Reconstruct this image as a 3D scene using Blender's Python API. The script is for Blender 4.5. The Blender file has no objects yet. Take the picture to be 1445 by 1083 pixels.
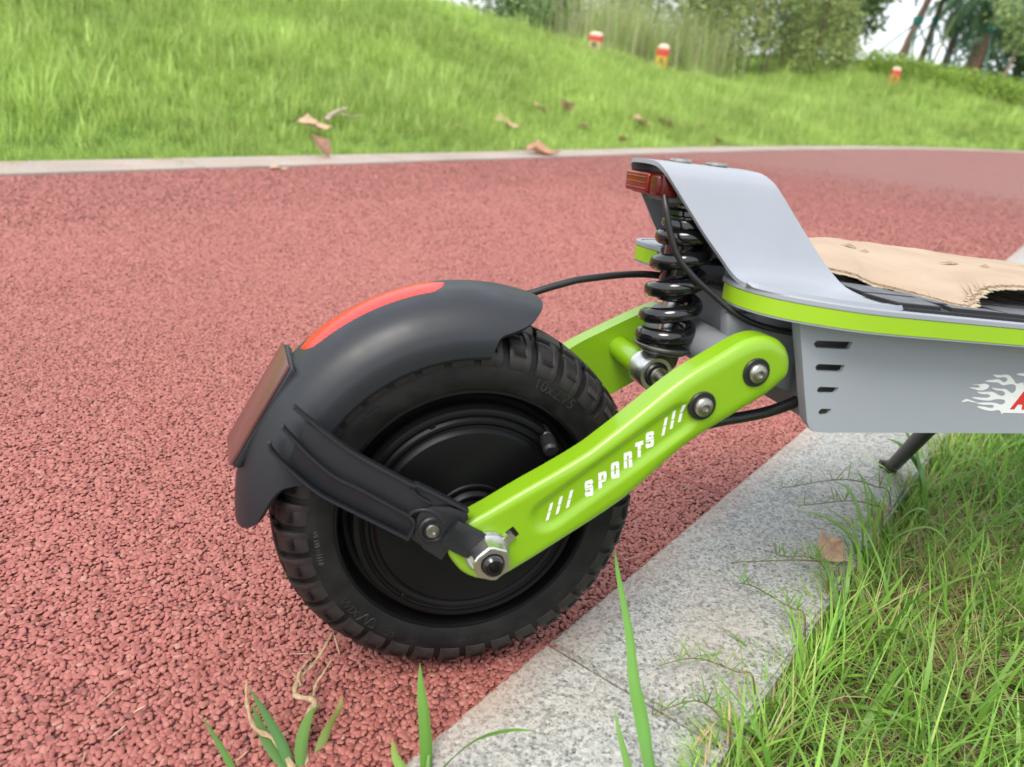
import bpy, bmesh, math, random
import numpy as np
from mathutils import Vector, Matrix, geometry

random.seed(7)
rng = np.random.default_rng(7)
R = math.radians
scene = bpy.context.scene
COL = scene.collection

# ------------------------------------------------------------------ camera, sky, sun, exposure
cam_d = bpy.data.cameras.new('camera')
cam = bpy.data.objects.new('camera', cam_d)
COL.objects.link(cam)
cr, cu, cd = Vector((.957591, -.274439, .087764)), Vector((.023642, .378412, .925335)), Vector((.287160, .884018, -.368852))
m = Matrix((cr, cu, -cd)).transposed().to_4x4()
m.translation = Vector((-.11744, -.45784, .40170))
cam.matrix_world = m
cam_d.sensor_width = 36
cam_d.lens = 27.04
cam_d.clip_start = .02
cam_d.clip_end = 600
cam_d.dof.use_dof = True
cam_d.dof.focus_distance = .62
cam_d.dof.aperture_fstop = 7.5
scene.camera = cam

SUN_EL, SUN_ROT = R(56), R(226)
world = bpy.data.worlds.new('World')
scene.world = world
world.use_nodes = True
wn = world.node_tree.nodes
wl = world.node_tree.links
wn.clear()
w_out = wn.new('ShaderNodeOutputWorld')
w_bg = wn.new('ShaderNodeBackground')
w_sky = wn.new('ShaderNodeTexSky')
w_sky.sky_type = 'NISHITA'
w_sky.sun_disc = False
w_sky.sun_elevation = SUN_EL
w_sky.sun_rotation = SUN_ROT
w_sky.air_density = 1.0
w_sky.dust_density = 3.0
w_mix = wn.new('ShaderNodeMix')
w_mix.data_type = 'RGBA'
w_mix.inputs[0].default_value = .72
w_mix.inputs[7].default_value = (9.0, 9.3, 9.8, 1)      # the even white-grey of a hazy overcast sky
wl.new(w_sky.outputs[0], w_mix.inputs[6])
wl.new(w_mix.outputs[2], w_bg.inputs[0])
w_bg.inputs[1].default_value = .1
wl.new(w_bg.outputs[0], w_out.inputs[0])

sun_d = bpy.data.lights.new('sun', 'SUN')
sun_d.energy = 1.7
sun_d.angle = R(28)
sun_d.color = (1, .95, .87)
sun = bpy.data.objects.new('sun', sun_d)
COL.objects.link(sun)
sd = Vector((math.sin(SUN_ROT) * math.cos(SUN_EL), math.cos(SUN_ROT) * math.cos(SUN_EL), math.sin(SUN_EL)))
sun.rotation_euler = sd.to_track_quat('Z', 'Y').to_euler()

scene.view_settings.view_transform = 'Standard'
scene.view_settings.look = 'None'
scene.view_settings.exposure = .92
scene.view_settings.gamma = 1
scene.view_settings.use_curve_mapping = False
scene.render.engine = 'CYCLES'
scene.cycles.use_denoising = True
scene.cycles.max_bounces = 6
scene.cycles.diffuse_bounces = 3
scene.cycles.glossy_bounces = 4
scene.cycles.transmission_bounces = 4
scene.cycles.transparent_max_bounces = 8

# ------------------------------------------------------------------ materials
def mat(name, col, rough=.5, metal=0., spec=.5, coat=0., bump=None, var=None, trans=0., sheen=0., col2=None, alpha_tex=None):
    """col base colour; bump=(scale, strength, distance); var=(scale, amount) mottles towards col2."""
    M = bpy.data.materials.new(name)
    M.use_nodes = True
    N, L = M.node_tree.nodes, M.node_tree.links
    b = N['Principled BSDF']
    b.inputs['Base Color'].default_value = (*col, 1)
    b.inputs['Roughness'].default_value = rough
    b.inputs['Metallic'].default_value = metal
    b.inputs['Specular IOR Level'].default_value = spec
    b.inputs['Coat Weight'].default_value = coat
    b.inputs['Coat Roughness'].default_value = .08
    b.inputs['Transmission Weight'].default_value = trans
    tc = N.new('ShaderNodeTexCoord')
    if var:
        n = N.new('ShaderNodeTexNoise')
        n.inputs['Scale'].default_value = var[0]
        n.inputs['Detail'].default_value = 5
        L.new(tc.outputs['Object'], n.inputs['Vector'])
        mx = N.new('ShaderNodeMix')
        mx.data_type = 'RGBA'
        mx.inputs[6].default_value = (*col, 1)
        mx.inputs[7].default_value = (*(col2 or tuple(c * (1 - var[1]) for c in col)), 1)
        r = N.new('ShaderNodeMapRange')
        r.inputs[1].default_value, r.inputs[2].default_value = .35, .65
        L.new(n.outputs[0], r.inputs[0])
        L.new(r.outputs[0], mx.inputs[0])
        L.new(mx.outputs[2], b.inputs['Base Color'])
        r2 = N.new('ShaderNodeMapRange')
        r2.inputs[1].default_value, r2.inputs[2].default_value = .3, .7
        r2.inputs[3].default_value, r2.inputs[4].default_value = max(rough - .06, .02), min(rough + .08, 1)
        L.new(n.outputs[0], r2.inputs[0])
        L.new(r2.outputs[0], b.inputs['Roughness'])
    if bump:
        n = N.new('ShaderNodeTexNoise')
        n.inputs['Scale'].default_value = bump[0]
        n.inputs['Detail'].default_value = 3
        L.new(tc.outputs['Object'], n.inputs['Vector'])
        bp = N.new('ShaderNodeBump')
        bp.inputs['Strength'].default_value = bump[1]
        bp.inputs['Distance'].default_value = bump[2]
        L.new(n.outputs[0], bp.inputs['Height'])
        L.new(bp.outputs[0], b.inputs['Normal'])
    return M

M_green = mat('green_paint', (.212, .405, .008), .33, coat=.35, bump=(900, .05, .0004), var=(14, .06))
M_strip = mat('green_trim', (.29, .50, .012), .45, bump=(1500, .05, .0003), var=(30, .05))
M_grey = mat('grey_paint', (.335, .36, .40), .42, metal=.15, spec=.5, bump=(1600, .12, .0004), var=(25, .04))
M_grey_d = mat('grey_paint_shaded', (.20, .21, .225), .6, bump=(800, .1, .0004), var=(25, .15))  # darker copy of the grey, with the shade under the deck in its colour
M_black = mat('black_plastic', (.014, .0165, .021), .46, bump=(1900, .12, .0003), var=(40, .15))
M_stay = mat('black_stay_plastic', (.011, .012, .0145), .44, spec=.4, bump=(1900, .14, .0003), var=(60, .2))
M_plate = mat('plastic_track_reflection', (.13, .050, .045), .24, bump=(2500, .12, .0003))  # base colour carries the red-brown reflection of the track on black plastic
M_rubber = mat('tyre_rubber', (.005, .005, .0054), .58, spec=.22, bump=(900, .2, .0005), var=(60, .25), col2=(.014, .0135, .013))
M_tread = mat('tread_rubber', (.0095, .0095, .010), .48, spec=.36, bump=(700, .25, .0006), var=(50, .3), col2=(.025, .020, .0185))
M_motor = mat('black_motor_paint', (.0036, .0036, .0038), .38, spec=.17, bump=(1400, .12, .0003), var=(40, .2))
M_gloss = mat('gloss_black', (.007, .007, .008), .12, coat=.5, var=(60, .2))
M_cable = mat('cable_sheath', (.012, .012, .013), .38, bump=(1200, .1, .0003))
M_chrome = mat('zinc_plating', (.82, .82, .80), .30, metal=1, bump=(500, .1, .0003), var=(120, .25))
M_steel = mat('dull_steel', (.42, .41, .37), .33, metal=1, bump=(700, .15, .0003), var=(200, .3))
M_dsteel = mat('dark_steel', (.16, .155, .14), .42, metal=.85, var=(150, .35))
M_red = mat('red_lens', (.21, .008, .006), .16, spec=.5, var=(90, .35))
M_amber = mat('dark_red_housing', (.085, .007, .005), .18)
M_white = mat('white_print', (.80, .82, .80), .45, var=(200, .06))
M_redp = mat('red_print', (.62, .03, .03), .45)
M_mat = mat('grip_mat_rubber', (.12, .125, .140), .58, bump=(900, .3, .0006), var=(60, .25))
M_matg = mat('grip_mat_groove', (.014, .014, .015), .7)

def card_mat():
    M = mat('cardboard', (.44, .340, .250), .88, spec=.2, var=(18, .12), col2=(.385, .290, .208))
    N, L = M.node_tree.nodes, M.node_tree.links
    b = N['Principled BSDF']
    tc = N.new('ShaderNodeTexCoord')
    mp = N.new('ShaderNodeMapping')
    mp.inputs['Scale'].default_value = (6, 70, 6)
    n = N.new('ShaderNodeTexNoise')
    n.inputs['Scale'].default_value = 4
    n.inputs['Detail'].default_value = 6
    L.new(tc.outputs['Object'], mp.inputs[0])
    L.new(mp.outputs[0], n.inputs['Vector'])
    bp = N.new('ShaderNodeBump')
    bp.inputs['Strength'].default_value = .35
    bp.inputs['Distance'].default_value = .002
    L.new(n.outputs[0], bp.inputs['Height'])
    L.new(bp.outputs[0], b.inputs['Normal'])
    return M
M_card = card_mat()
M_card_e = mat('cardboard_torn_edge', (.36, .265, .175), .9, bump=(500, .6, .001), var=(200, .35))

M_card_p = mat('cardboard_lower_ply', (.46, .38, .27), .9, bump=(400, .6, .001), var=(120, .25))

def reflector_mat():
    M = mat('orange_reflector', (.80, .075, .03), .22, spec=.35)
    N, L = M.node_tree.nodes, M.node_tree.links
    b = N['Principled BSDF']
    tc = N.new('ShaderNodeTexCoord')
    w = N.new('ShaderNodeTexWave')
    w.wave_type = 'BANDS'
    w.bands_direction = 'DIAGONAL'
    w.inputs['Scale'].default_value = 130
    w.inputs['Distortion'].default_value = .6
    L.new(tc.outputs['Object'], w.inputs['Vector'])
    mx = N.new('ShaderNodeMix')
    mx.data_type = 'RGBA'
    mx.inputs[6].default_value = (.80, .036, .012, 1)
    mx.inputs[7].default_value = (.62, .014, .008, 1)
    L.new(w.outputs[0], mx.inputs[0])
    L.new(mx.outputs[2], b.inputs['Base Color'])
    return M
M_reflect = reflector_mat()

def leafy(name, trans=.35, rough=.5, scale=None, amount=.35, spec=.3):
    """Leaf material: colour from the 'Col' attribute of each leaf, part of the light goes through."""
    M = bpy.data.materials.new(name)
    M.use_nodes = True
    N, L = M.node_tree.nodes, M.node_tree.links
    b = N['Principled BSDF']
    b.inputs['Roughness'].default_value = rough
    b.inputs['Specular IOR Level'].default_value = spec
    at = N.new('ShaderNodeAttribute')
    at.attribute_name = 'Col'
    out = at.outputs['Color']
    if scale:
        g = N.new('ShaderNodeNewGeometry')
        n = N.new('ShaderNodeTexNoise')
        n.inputs['Scale'].default_value = scale
        n.inputs['Detail'].default_value = 4
        L.new(g.outputs['Position'], n.inputs['Vector'])
        r = N.new('ShaderNodeMapRange')
        r.inputs[1].default_value, r.inputs[2].default_value = .3, .7
        r.inputs[3].default_value, r.inputs[4].default_value = 1 - amount, 1 + amount
        L.new(n.outputs[0], r.inputs[0])
        vm = N.new('ShaderNodeVectorMath')
        vm.operation = 'SCALE'
        L.new(at.outputs['Color'], vm.inputs[0])
        L.new(r.outputs[0], vm.inputs['Scale'])
        out = vm.outputs[0]
    L.new(out, b.inputs['Base Color'])
    t = N.new('ShaderNodeBsdfTranslucent')
    L.new(out, t.inputs['Color'])
    mx = N.new('ShaderNodeMixShader')
    mx.inputs[0].default_value = trans
    L.new(b.outputs[0], mx.inputs[1])
    L.new(t.outputs[0], mx.inputs[2])
    L.new(mx.outputs[0], N['Material Output'].inputs['Surface'])
    return M
M_grass = leafy('grass_blades', .4, .45, .9, .22)
M_grass_n = leafy('grass_blades_near', .35, .4, 9, .2, .4)
M_leaf = leafy('leaves', .35, .5)
M_dry = leafy('dry_leaf', .15, .75)
M_bark = mat('bark', (.20, .15, .10), .85, bump=(40, .6, .02), var=(12, .4))
M_barkp = mat('palm_bark', (.25, .155, .11), .85, bump=(30, .6, .02), var=(9, .35))
M_stake = mat('green_stake', (.13, .26, .22), .7, var=(5, .3))
M_band = mat('teal_tie_band', (.02, .17, .15), .7)

def granite_mat():
    M = bpy.data.materials.new('granite')
    M.use_nodes = True
    N, L = M.node_tree.nodes, M.node_tree.links
    b = N['Principled BSDF']
    b.inputs['Roughness'].default_value = .72
    g = N.new('ShaderNodeNewGeometry')
    def vor(s):
        v = N.new('ShaderNodeTexVoronoi')
        v.inputs['Scale'].default_value = s
        v.inputs['Randomness'].default_value = 1
        L.new(g.outputs['Position'], v.inputs['Vector'])
        sp = N.new('ShaderNodeSeparateColor')
        L.new(v.outputs['Color'], sp.inputs[0])
        return sp.outputs[0], v
    def ramp(src, stops):
        r = N.new('ShaderNodeValToRGB')
        r.color_ramp.interpolation = 'LINEAR'
        while len(r.color_ramp.elements) < len(stops):
            r.color_ramp.elements.new(.5)
        for e, (p, c) in zip(r.color_ramp.elements, stops):
            e.position = p
            e.color = (*c, 1)
        L.new(src, r.inputs[0])
        return r.outputs[0]
    def mix(f, a, c, mode='MIX'):
        x = N.new('ShaderNodeMix')
        x.data_type = 'RGBA'
        x.blend_type = mode
        if isinstance(f, float): x.inputs[0].default_value = f
        else: L.new(f, x.inputs[0])
        L.new(a, x.inputs[6])
        if isinstance(c, tuple): x.inputs[7].default_value = (*c, 1)
        else: L.new(c, x.inputs[7])
        return x.outputs[2]
    # warp so that the grains are irregular
    s1, _ = vor(350)
    s2, _ = vor(600)
    grain = ramp(s1, [(0, (.10, .105, .10)), (.16, (.17, .175, .165)), (.32, (.33, .335, .315)), (.62, (.43, .430, .390)), (1, (.60, .590, .540))])
    fine = ramp(s2, [(0, (.06, .065, .065)), (.14, (.20, .205, .195)), (.42, (.40, .402, .375)), (1, (.58, .575, .535))])
    c = mix(.5, grain, fine)
    n = N.new('ShaderNodeTexNoise')
    n.inputs['Scale'].default_value = 7
    n.inputs['Detail'].default_value = 6
    L.new(g.outputs['Position'], n.inputs['Vector'])
    r = N.new('ShaderNodeMapRange')
    r.inputs[1].default_value, r.inputs[2].default_value = .5, .78
    r.inputs[4].default_value = .38
    L.new(n.outputs[0], r.inputs[0])
    c = mix(r.outputs[0], c, (.40, .30, .22))          # rusty dirt that has washed over the stone
    dt = N.new('ShaderNodeVectorMath')
    dt.operation = 'DOT_PRODUCT'
    L.new(g.outputs['Position'], dt.inputs[0])
    dt.inputs[1].default_value = (-.5797, .8149, 0)
    er = N.new('ShaderNodeMapRange')
    er.inputs[1].default_value, er.inputs[2].default_value, er.inputs[4].default_value = -.092, -.058, .8
    L.new(dt.outputs['Value'], er.inputs[0])
    em = N.new('ShaderNodeMath')
    em.operation = 'MULTIPLY'
    L.new(er.outputs[0], em.inputs[0])
    L.new(n.outputs[0], em.inputs[1])
    c = mix(em.outputs[0], c, (.42, .25, .18))
    n2 = N.new('ShaderNodeTexNoise')
    n2.inputs['Scale'].default_value = 2.2
    n2.inputs['Detail'].default_value = 3
    L.new(g.outputs['Position'], n2.inputs['Vector'])
    r2 = N.new('ShaderNodeMapRange')
    r2.inputs[1].default_value, r2.inputs[2].default_value = .3, .7
    r2.inputs[3].default_value, r2.inputs[4].default_value = .76, .97
    L.new(n2.outputs[0], r2.inputs[0])
    vm = N.new('ShaderNodeVectorMath')
    vm.operation = 'SCALE'
    L.new(c, vm.inputs[0])
    L.new(r2.outputs[0], vm.inputs['Scale'])
    L.new(vm.outputs[0], b.inputs['Base Color'])
    bp = N.new('ShaderNodeBump')
    bp.inputs['Strength'].default_value = .5
    bp.inputs['Distance'].default_value = .0012
    nb = N.new('ShaderNodeTexNoise')
    nb.inputs['Scale'].default_value = 260
    nb.inputs['Detail'].default_value = 3
    L.new(g.outputs['Position'], nb.inputs['Vector'])
    L.new(nb.outputs[0], bp.inputs['Height'])
    L.new(bp.outputs[0], b.inputs['Normal'])
    return M
M_granite = granite_mat()

RED = (.315, .096, .076)
def track_mat(name, granule):
    M = bpy.data.materials.new(name)
    M.use_nodes = True
    N, L = M.node_tree.nodes, M.node_tree.links
    b = N['Principled BSDF']
    b.inputs['Roughness'].default_value = .58
    b.inputs['Specular IOR Level'].default_value = .55
    b.inputs['Sheen Weight'].default_value = .14 if granule else .08
    b.inputs['Sheen Roughness'].default_value = .45
    b.inputs['Sheen Tint'].default_value = (1, .92, .88, 1)
    g = N.new('ShaderNodeNewGeometry')
    n = N.new('ShaderNodeTexNoise')
    n.inputs['Scale'].default_value = 2.2
    n.inputs['Detail'].default_value = 7
    n.inputs['Roughness'].default_value = .6
    L.new(g.outputs['Position'], n.inputs['Vector'])
    r = N.new('ShaderNodeMapRange')
    r.inputs[1].default_value, r.inputs[2].default_value = .3, .7
    r.inputs[3].default_value, r.inputs[4].default_value = .93, 1.08
    L.new(n.outputs[0], r.inputs[0])
    vm = N.new('ShaderNodeVectorMath')
    vm.operation = 'SCALE'
    v = N.new('ShaderNodeTexVoronoi')
    v.inputs['Scale'].default_value = 210
    L.new(g.outputs['Position'], v.inputs['Vector'])
    if granule:
        at = N.new('ShaderNodeAttribute')
        at.attribute_type = 'INSTANCER'
        at.attribute_name = 'tint'
        f = at.outputs['Fac']
    else:
        sp = N.new('ShaderNodeSeparateColor')
        L.new(v.outputs['Color'], sp.inputs[0])
        f = sp.outputs[0]
        e = N.new('ShaderNodeTexVoronoi')
        e.feature = 'DISTANCE_TO_EDGE'
        e.inputs['Scale'].default_value = 210
        L.new(g.outputs['Position'], e.inputs['Vector'])
        er = N.new('ShaderNodeMapRange')
        er.inputs[2].default_value = .14
        L.new(e.outputs[0], er.inputs[0])
        bp = N.new('ShaderNodeBump')
        bp.inputs['Strength'].default_value = 1
        bp.inputs['Distance'].default_value = .0022
        L.new(er.outputs[0], bp.inputs['Height'])
        L.new(bp.outputs[0], b.inputs['Normal'])
    cr_ = N.new('ShaderNodeValToRGB')
    el = cr_.color_ramp.elements
    el[0].position, el[0].color = 0, (.240, .064, .050, 1)
    el[1].position, el[1].color = 1, (.375, .175, .135, 1)
    x = el.new(.5)
    x.color = (*RED, 1)
    for p_, c_ in ((.04, (.16, .045, .038)), (.07, (.25, .066, .052)), (.94, (.35, .118, .094)), (.975, (.36, .14, .11))):
        x = el.new(p_)
        x.color = (*c_, 1)
    L.new(f, cr_.inputs[0])
    if not granule:
        for x in el: x.color = (x.color[0] * .88, x.color[1] * .86, x.color[2] * .86, 1)  # flat base darkened to stand in for the shadows between granules
    L.new(cr_.outputs[0], vm.inputs[0])
    L.new(r.outputs[0], vm.inputs['Scale'])
    L.new(vm.outputs[0], b.inputs['Base Color'])
    return M
M_track = track_mat('rubber_track', False)
M_gran = track_mat('rubber_granule', True)
M_seam = mat('seam_sealant', (.25, .068, .060), .7, spec=.3, bump=(300, .5, .001), var=(60, .25))

def ground_mat(name, a, c, s, bs, bd):
    return mat(name, a, .9, spec=.15, bump=(bs, .8, bd), var=(s, 0), col2=c)
M_soil = ground_mat('soil', (.15, .11, .065), (.07, .052, .035), 40, 90, .01)
M_turf = ground_mat('turf_floor', (.12, .21, .035), (.07, .13, .025), 3, 25, .04)

# ------------------------------------------------------------------ mesh helpers
def tag(o, label=None, cat=None, group=None, kind=None):
    if label: o['label'] = label
    if cat: o['category'] = cat
    if group: o['group'] = group
    if kind: o['kind'] = kind
    return o

def smooth(me, ang=35):
    me.polygons.foreach_set('use_smooth', [True] * len(me.polygons))
    try: me.set_sharp_from_angle(angle=R(ang))
    except Exception: pass

def obj(name, me, m=None, parent=None, loc=None, ang=35):
    if isinstance(me, tuple):
        d = bpy.data.meshes.new(name)
        d.from_pydata([tuple(v) for v in me[0]], [], [tuple(f) for f in me[1]])
        d.update()
        me = d
    if isinstance(me, bmesh.types.BMesh):
        d = bpy.data.meshes.new(name)
        bmesh.ops.recalc_face_normals(me, faces=me.faces)
        me.to_mesh(d)
        me.free()
        me = d
    if m and not me.materials: me.materials.append(m)
    if ang: smooth(me, ang)
    o = bpy.data.objects.new(name, me)
    COL.objects.link(o)
    if parent: o.parent = parent
    if loc is not None: o.location = loc
    return o

def empty(name, loc=(0, 0, 0), rot=(0, 0, 0)):
    o = bpy.data.objects.new(name, None)
    COL.objects.link(o)
    o.location, o.rotation_euler = loc, rot
    o.empty_display_size = .05
    return o

def copy_to(o, parent=None, loc=None, rot=None):
    c = o.copy()
    COL.objects.link(c)
    if parent: c.parent = parent
    if loc is not None: c.location = loc
    if rot is not None: c.rotation_euler = rot
    return c

def grid_faces(nu, nv, off=0, wrap_u=False, wrap_v=False, flip=False):
    F = []
    for i in range(nu if wrap_u else nu - 1):
        for j in range(nv if wrap_v else nv - 1):
            a, b = i * nv + j, i * nv + (j + 1) % nv
            c, d = ((i + 1) % nu) * nv + (j + 1) % nv, ((i + 1) % nu) * nv + j
            f = (a + off, b + off, c + off, d + off)
            F.append(f[::-1] if flip else f)
    return F

def crom(pts, n=8, closed=False):
    """Catmull-Rom through pts, n steps per span."""
    P = [np.array(p, float) for p in pts]
    out = []
    N = len(P)
    for i in range(N if closed else N - 1):
        p1, p2 = P[i], P[(i + 1) % N]
        p0 = P[i - 1] if (i > 0 or closed) else 2 * p1 - p2
        p3 = P[(i + 2) % N] if (i + 2 < N or closed) else 2 * p2 - p1
        for k in range(n):
            t = k / n
            out.append(.5 * (2 * p1 + (p2 - p0) * t + (2 * p0 - 5 * p1 + 4 * p2 - p3) * t * t + (3 * p1 - p0 - 3 * p2 + p3) * t ** 3))
    if not closed: out.append(P[-1])
    return np.array(out)

def tube(pts, r, seg=10, caps=True, flat=None):
    """Round bar along pts; r a number or one radius per point."""
    P = np.array(pts, float)
    n = len(P)
    rr = np.full(n, r) if np.isscalar(r) else np.array(r)
    T = np.gradient(P, axis=0)
    T /= np.linalg.norm(T, axis=1)[:, None] + 1e-12
    up = np.array([0, 0, 1.]) if abs(T[0, 2]) < .9 else np.array([0, 1., 0])
    a = np.cross(T[0], up); a /= np.linalg.norm(a)
    V = []
    for i in range(n):
        a = a - T[i] * (a @ T[i]); a /= np.linalg.norm(a)
        b = np.cross(T[i], a)
        for k in range(seg):
            t = 2 * math.pi * k / seg
            V.append(P[i] + rr[i] * (math.cos(t) * a + (flat or 1) * math.sin(t) * b))
    F = grid_faces(n, seg, wrap_v=True)
    if caps:
        F += [tuple(range(seg)), tuple(range((n - 1) * seg, n * seg))[::-1]]
    return V, F

def join(*parts):
    V, F = [], []
    for v, f in parts:
        o = len(V)
        V += [tuple(x) for x in v]
        F += [tuple(i + o for i in x) for x in f]
    return V, F

def cyl(p, q, r, seg=24, bev=0.0, r2=None):
    """Cylinder from p to q with a small chamfer at both ends."""
    p, q = np.array(p, float), np.array(q, float)
    d = (q - p) / np.linalg.norm(q - p)
    r2 = r if r2 is None else r2
    if bev:
        pts = [p, p + d * 1e-6, p + d * bev, q - d * bev, q - d * 1e-6, q]
        rad = [0.0001, r - bev, r, r2, r2 - bev, .0001]
    else:
        pts = [p, p + d * 1e-6, q - d * 1e-6, q]
        rad = [.0001, r, r2, .0001]
    P = np.array(pts)
    up = np.array([0, 0, 1.]) if abs(d[2]) < .9 else np.array([1., 0, 0])
    a = np.cross(d, up); a /= np.linalg.norm(a)
    b = np.cross(d, a)
    V = [P[i] + rad[i] * (math.cos(2 * math.pi * k / seg) * a + math.sin(2 * math.pi * k / seg) * b) for i in range(len(P)) for k in range(seg)]
    F = grid_faces(len(P), seg, wrap_v=True)
    F += [tuple(range(seg)), tuple(range((len(P) - 1) * seg, len(P) * seg))[::-1]]
    return V, F

def lathe(prof, seg=96, c=(0, 0, 0)):
    """Profile of (r, y) turned about the Y axis through c."""
    V = [(c[0] + r * math.cos(2 * math.pi * k / seg), c[1] + y, c[2] + r * math.sin(2 * math.pi * k / seg)) for r, y in prof for k in range(seg)]
    return V, grid_faces(len(prof), seg, wrap_v=True)

def box(x0, x1, y0, y1, z0, z1, bev=0, seg=2):
    bm = bmesh.new()
    bmesh.ops.create_cube(bm, size=1)
    for v in bm.verts:
        v.co = Vector(((x0 + x1) / 2 + v.co.x * (x1 - x0), (y0 + y1) / 2 + v.co.y * (y1 - y0), (z0 + z1) / 2 + v.co.z * (z1 - z0)))
    if bev: bmesh.ops.bevel(bm, geom=bm.edges[:], offset=bev, segments=seg, affect='EDGES', profile=.6)
    return bm

def prism(poly, y0, y1, bev=0, holes=()):
    """Outline in (x, z) with thickness from y0 (front) to y1; y may be a function of x."""
    f0 = y0 if callable(y0) else (lambda x: y0)
    f1 = y1 if callable(y1) else (lambda x: y1)
    loops = [list(poly)] + [list(h) for h in holes]
    flat = [p for l in loops for p in l]
    n = len(flat)
    tris = geometry.tessellate_polygon([[Vector((p[0], p[1], 0)) for p in l] for l in loops])
    V = [(p[0], f0(p[0]), p[1]) for p in flat] + [(p[0], f1(p[0]), p[1]) for p in flat]
    F = [tuple(t) for t in tris] + [tuple(i + n for i in t[::-1]) for t in tris]
    o = 0
    for l in loops:
        k = len(l)
        for i in range(k):
            F.append((o + i, o + (i + 1) % k, n + o + (i + 1) % k, n + o + i))
        o += k
    bm = bmesh.new()
    vs = [bm.verts.new(v) for v in V]
    for f in F:
        try: bm.faces.new([vs[i] for i in f])
        except ValueError: pass
    bmesh.ops.recalc_face_normals(bm, faces=bm.faces)
    if bev:
        bmesh.ops.dissolve_limit(bm, angle_limit=.01, verts=bm.verts, edges=bm.edges)
        eds = [e for e in bm.edges if len(e.link_faces) == 2 and e.calc_face_angle(0) > R(40)]
        bmesh.ops.bevel(bm, geom=eds, offset=bev, segments=2, affect='EDGES', profile=.5, clamp_overlap=True)
    return bm

def colmesh(name, V, F, C, m, parent=None, ang=0, sm=True):
    """Mesh from arrays with a colour per vertex (the colour of each leaf or blade itself)."""
    V = np.asarray(V, np.float32); F = np.asarray(F, np.int32)
    me = bpy.data.meshes.new(name)
    k = F.shape[1]
    me.vertices.add(len(V)); me.vertices.foreach_set('co', V.ravel())
    me.loops.add(F.size); me.loops.foreach_set('vertex_index', F.ravel())
    me.polygons.add(len(F))
    me.polygons.foreach_set('loop_start', np.arange(0, F.size, k, dtype=np.int32))
    me.update(calc_edges=True)
    me.validate()
    at = me.color_attributes.new('Col', 'FLOAT_COLOR', 'POINT')
    cc = np.ones((len(V), 4), np.float32); cc[:, :3] = C
    at.data.foreach_set('color', cc.ravel())
    if sm: me.polygons.foreach_set('use_smooth', np.ones(len(F), bool))
    me.materials.append(m)
    if name is None: return me
    o = bpy.data.objects.new(name, me)
    return o

def link(o, parent=None):
    COL.objects.link(o)
    if parent: o.parent = parent
    return o

# ------------------------------------------------------------------ the site: frame along the kerb (u) and across the track (v)
KY = .618339
DU = np.array([math.cos(KY), math.sin(KY)])
DV = np.array([-math.sin(KY), math.cos(KY)])
def W(u, v, z=0.):
    u = np.asarray(u, float); v = np.asarray(v, float)
    return np.stack(np.broadcast_arrays(u * DU[0] + v * DV[0], u * DU[1] + v * DV[1], np.asarray(z, float)), -1)
V_NEAR, K_W = -.058, .1475
def v_far(u):
    """Inner edge of the far kerb: straight, then bending towards the right."""
    t = np.maximum(np.asarray(u, float) - 5, 0)
    t2 = np.minimum(t, 14)
    s = -.0075 * t2 ** 2 - .0004 * t2 ** 3
    return 2.30 + s + (t - t2) * (-.0150 * 14 - .0012 * 196)
CP = np.array([
    (-6, 2.65, 0), (-6, 4.0, .34), (-6, 6, .95), (-6, 9, 1.6), (-6, 14, 1.9),
    (-2, 2.65, 0), (-2, 3.6, .24), (-2, 6, .95), (-2, 9, 1.55),
    (1.5, 2.65, 0), (1.5, 3.4, .17), (1.55, 4.85, .60), (1.6, 7, 1.15), (1.6, 10, 1.5),
    (3.9, 2.65, 0), (3.9, 3.6, .20), (3.9, 6.5, 1.14), (4.2, 8.5, 1.32), (4.5, 12, 1.2),
    (6.1, 2.65, 0), (6.1, 3.8, .30), (6.08, 5.98, 1.02), (7.0, 8.0, 1.05), (8, 11, .8),
    (8.8, 2.45, 0), (8.8, 3.6, .22), (8.8, 5.77, .78), (10, 7.6, .88), (11, 10, .7),
    (10.2, 2.3, 0), (10.2, 5.39, .60), (13.2, 1.8, .0), (12.0, 3.9, .40), (13.2, 6.08, .60), (14, 9, .8),
    (16, .85, .0), (16, 3.4, .52), (16.5, 5.8, .92), (19, 4.8, 1.15), (17.5, 2.1, .52), (19, 2.2, .72), (19, .4, .25),
    (22, 6, 1.4), (24, 3.7, 1.42), (22, 1, .6), (26, 8, 1.8), (30, 4, 1.9), (30, 10, 2.0), (40, 8, 2.2), (28, -3, .3), (40, -6, .6), (20, 12, 1.4), (12, 16, 1.0), (0, 18, 1.9), (30, 20, 2)], float)
def _tps(r2): return np.where(r2 > 0, .5 * r2 * np.log(np.maximum(r2, 1e-9)), 0)
_A = _tps(((CP[:, None, :2] - CP[None, :, :2]) ** 2).sum(-1)) + np.eye(len(CP)) * .02
_Q = np.hstack([np.ones((len(CP), 1)), CP[:, :2]])
_S = np.linalg.solve(np.block([[_A, _Q], [_Q.T, np.zeros((3, 3))]]), np.concatenate([CP[:, 2], np.zeros(3)]))
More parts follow.
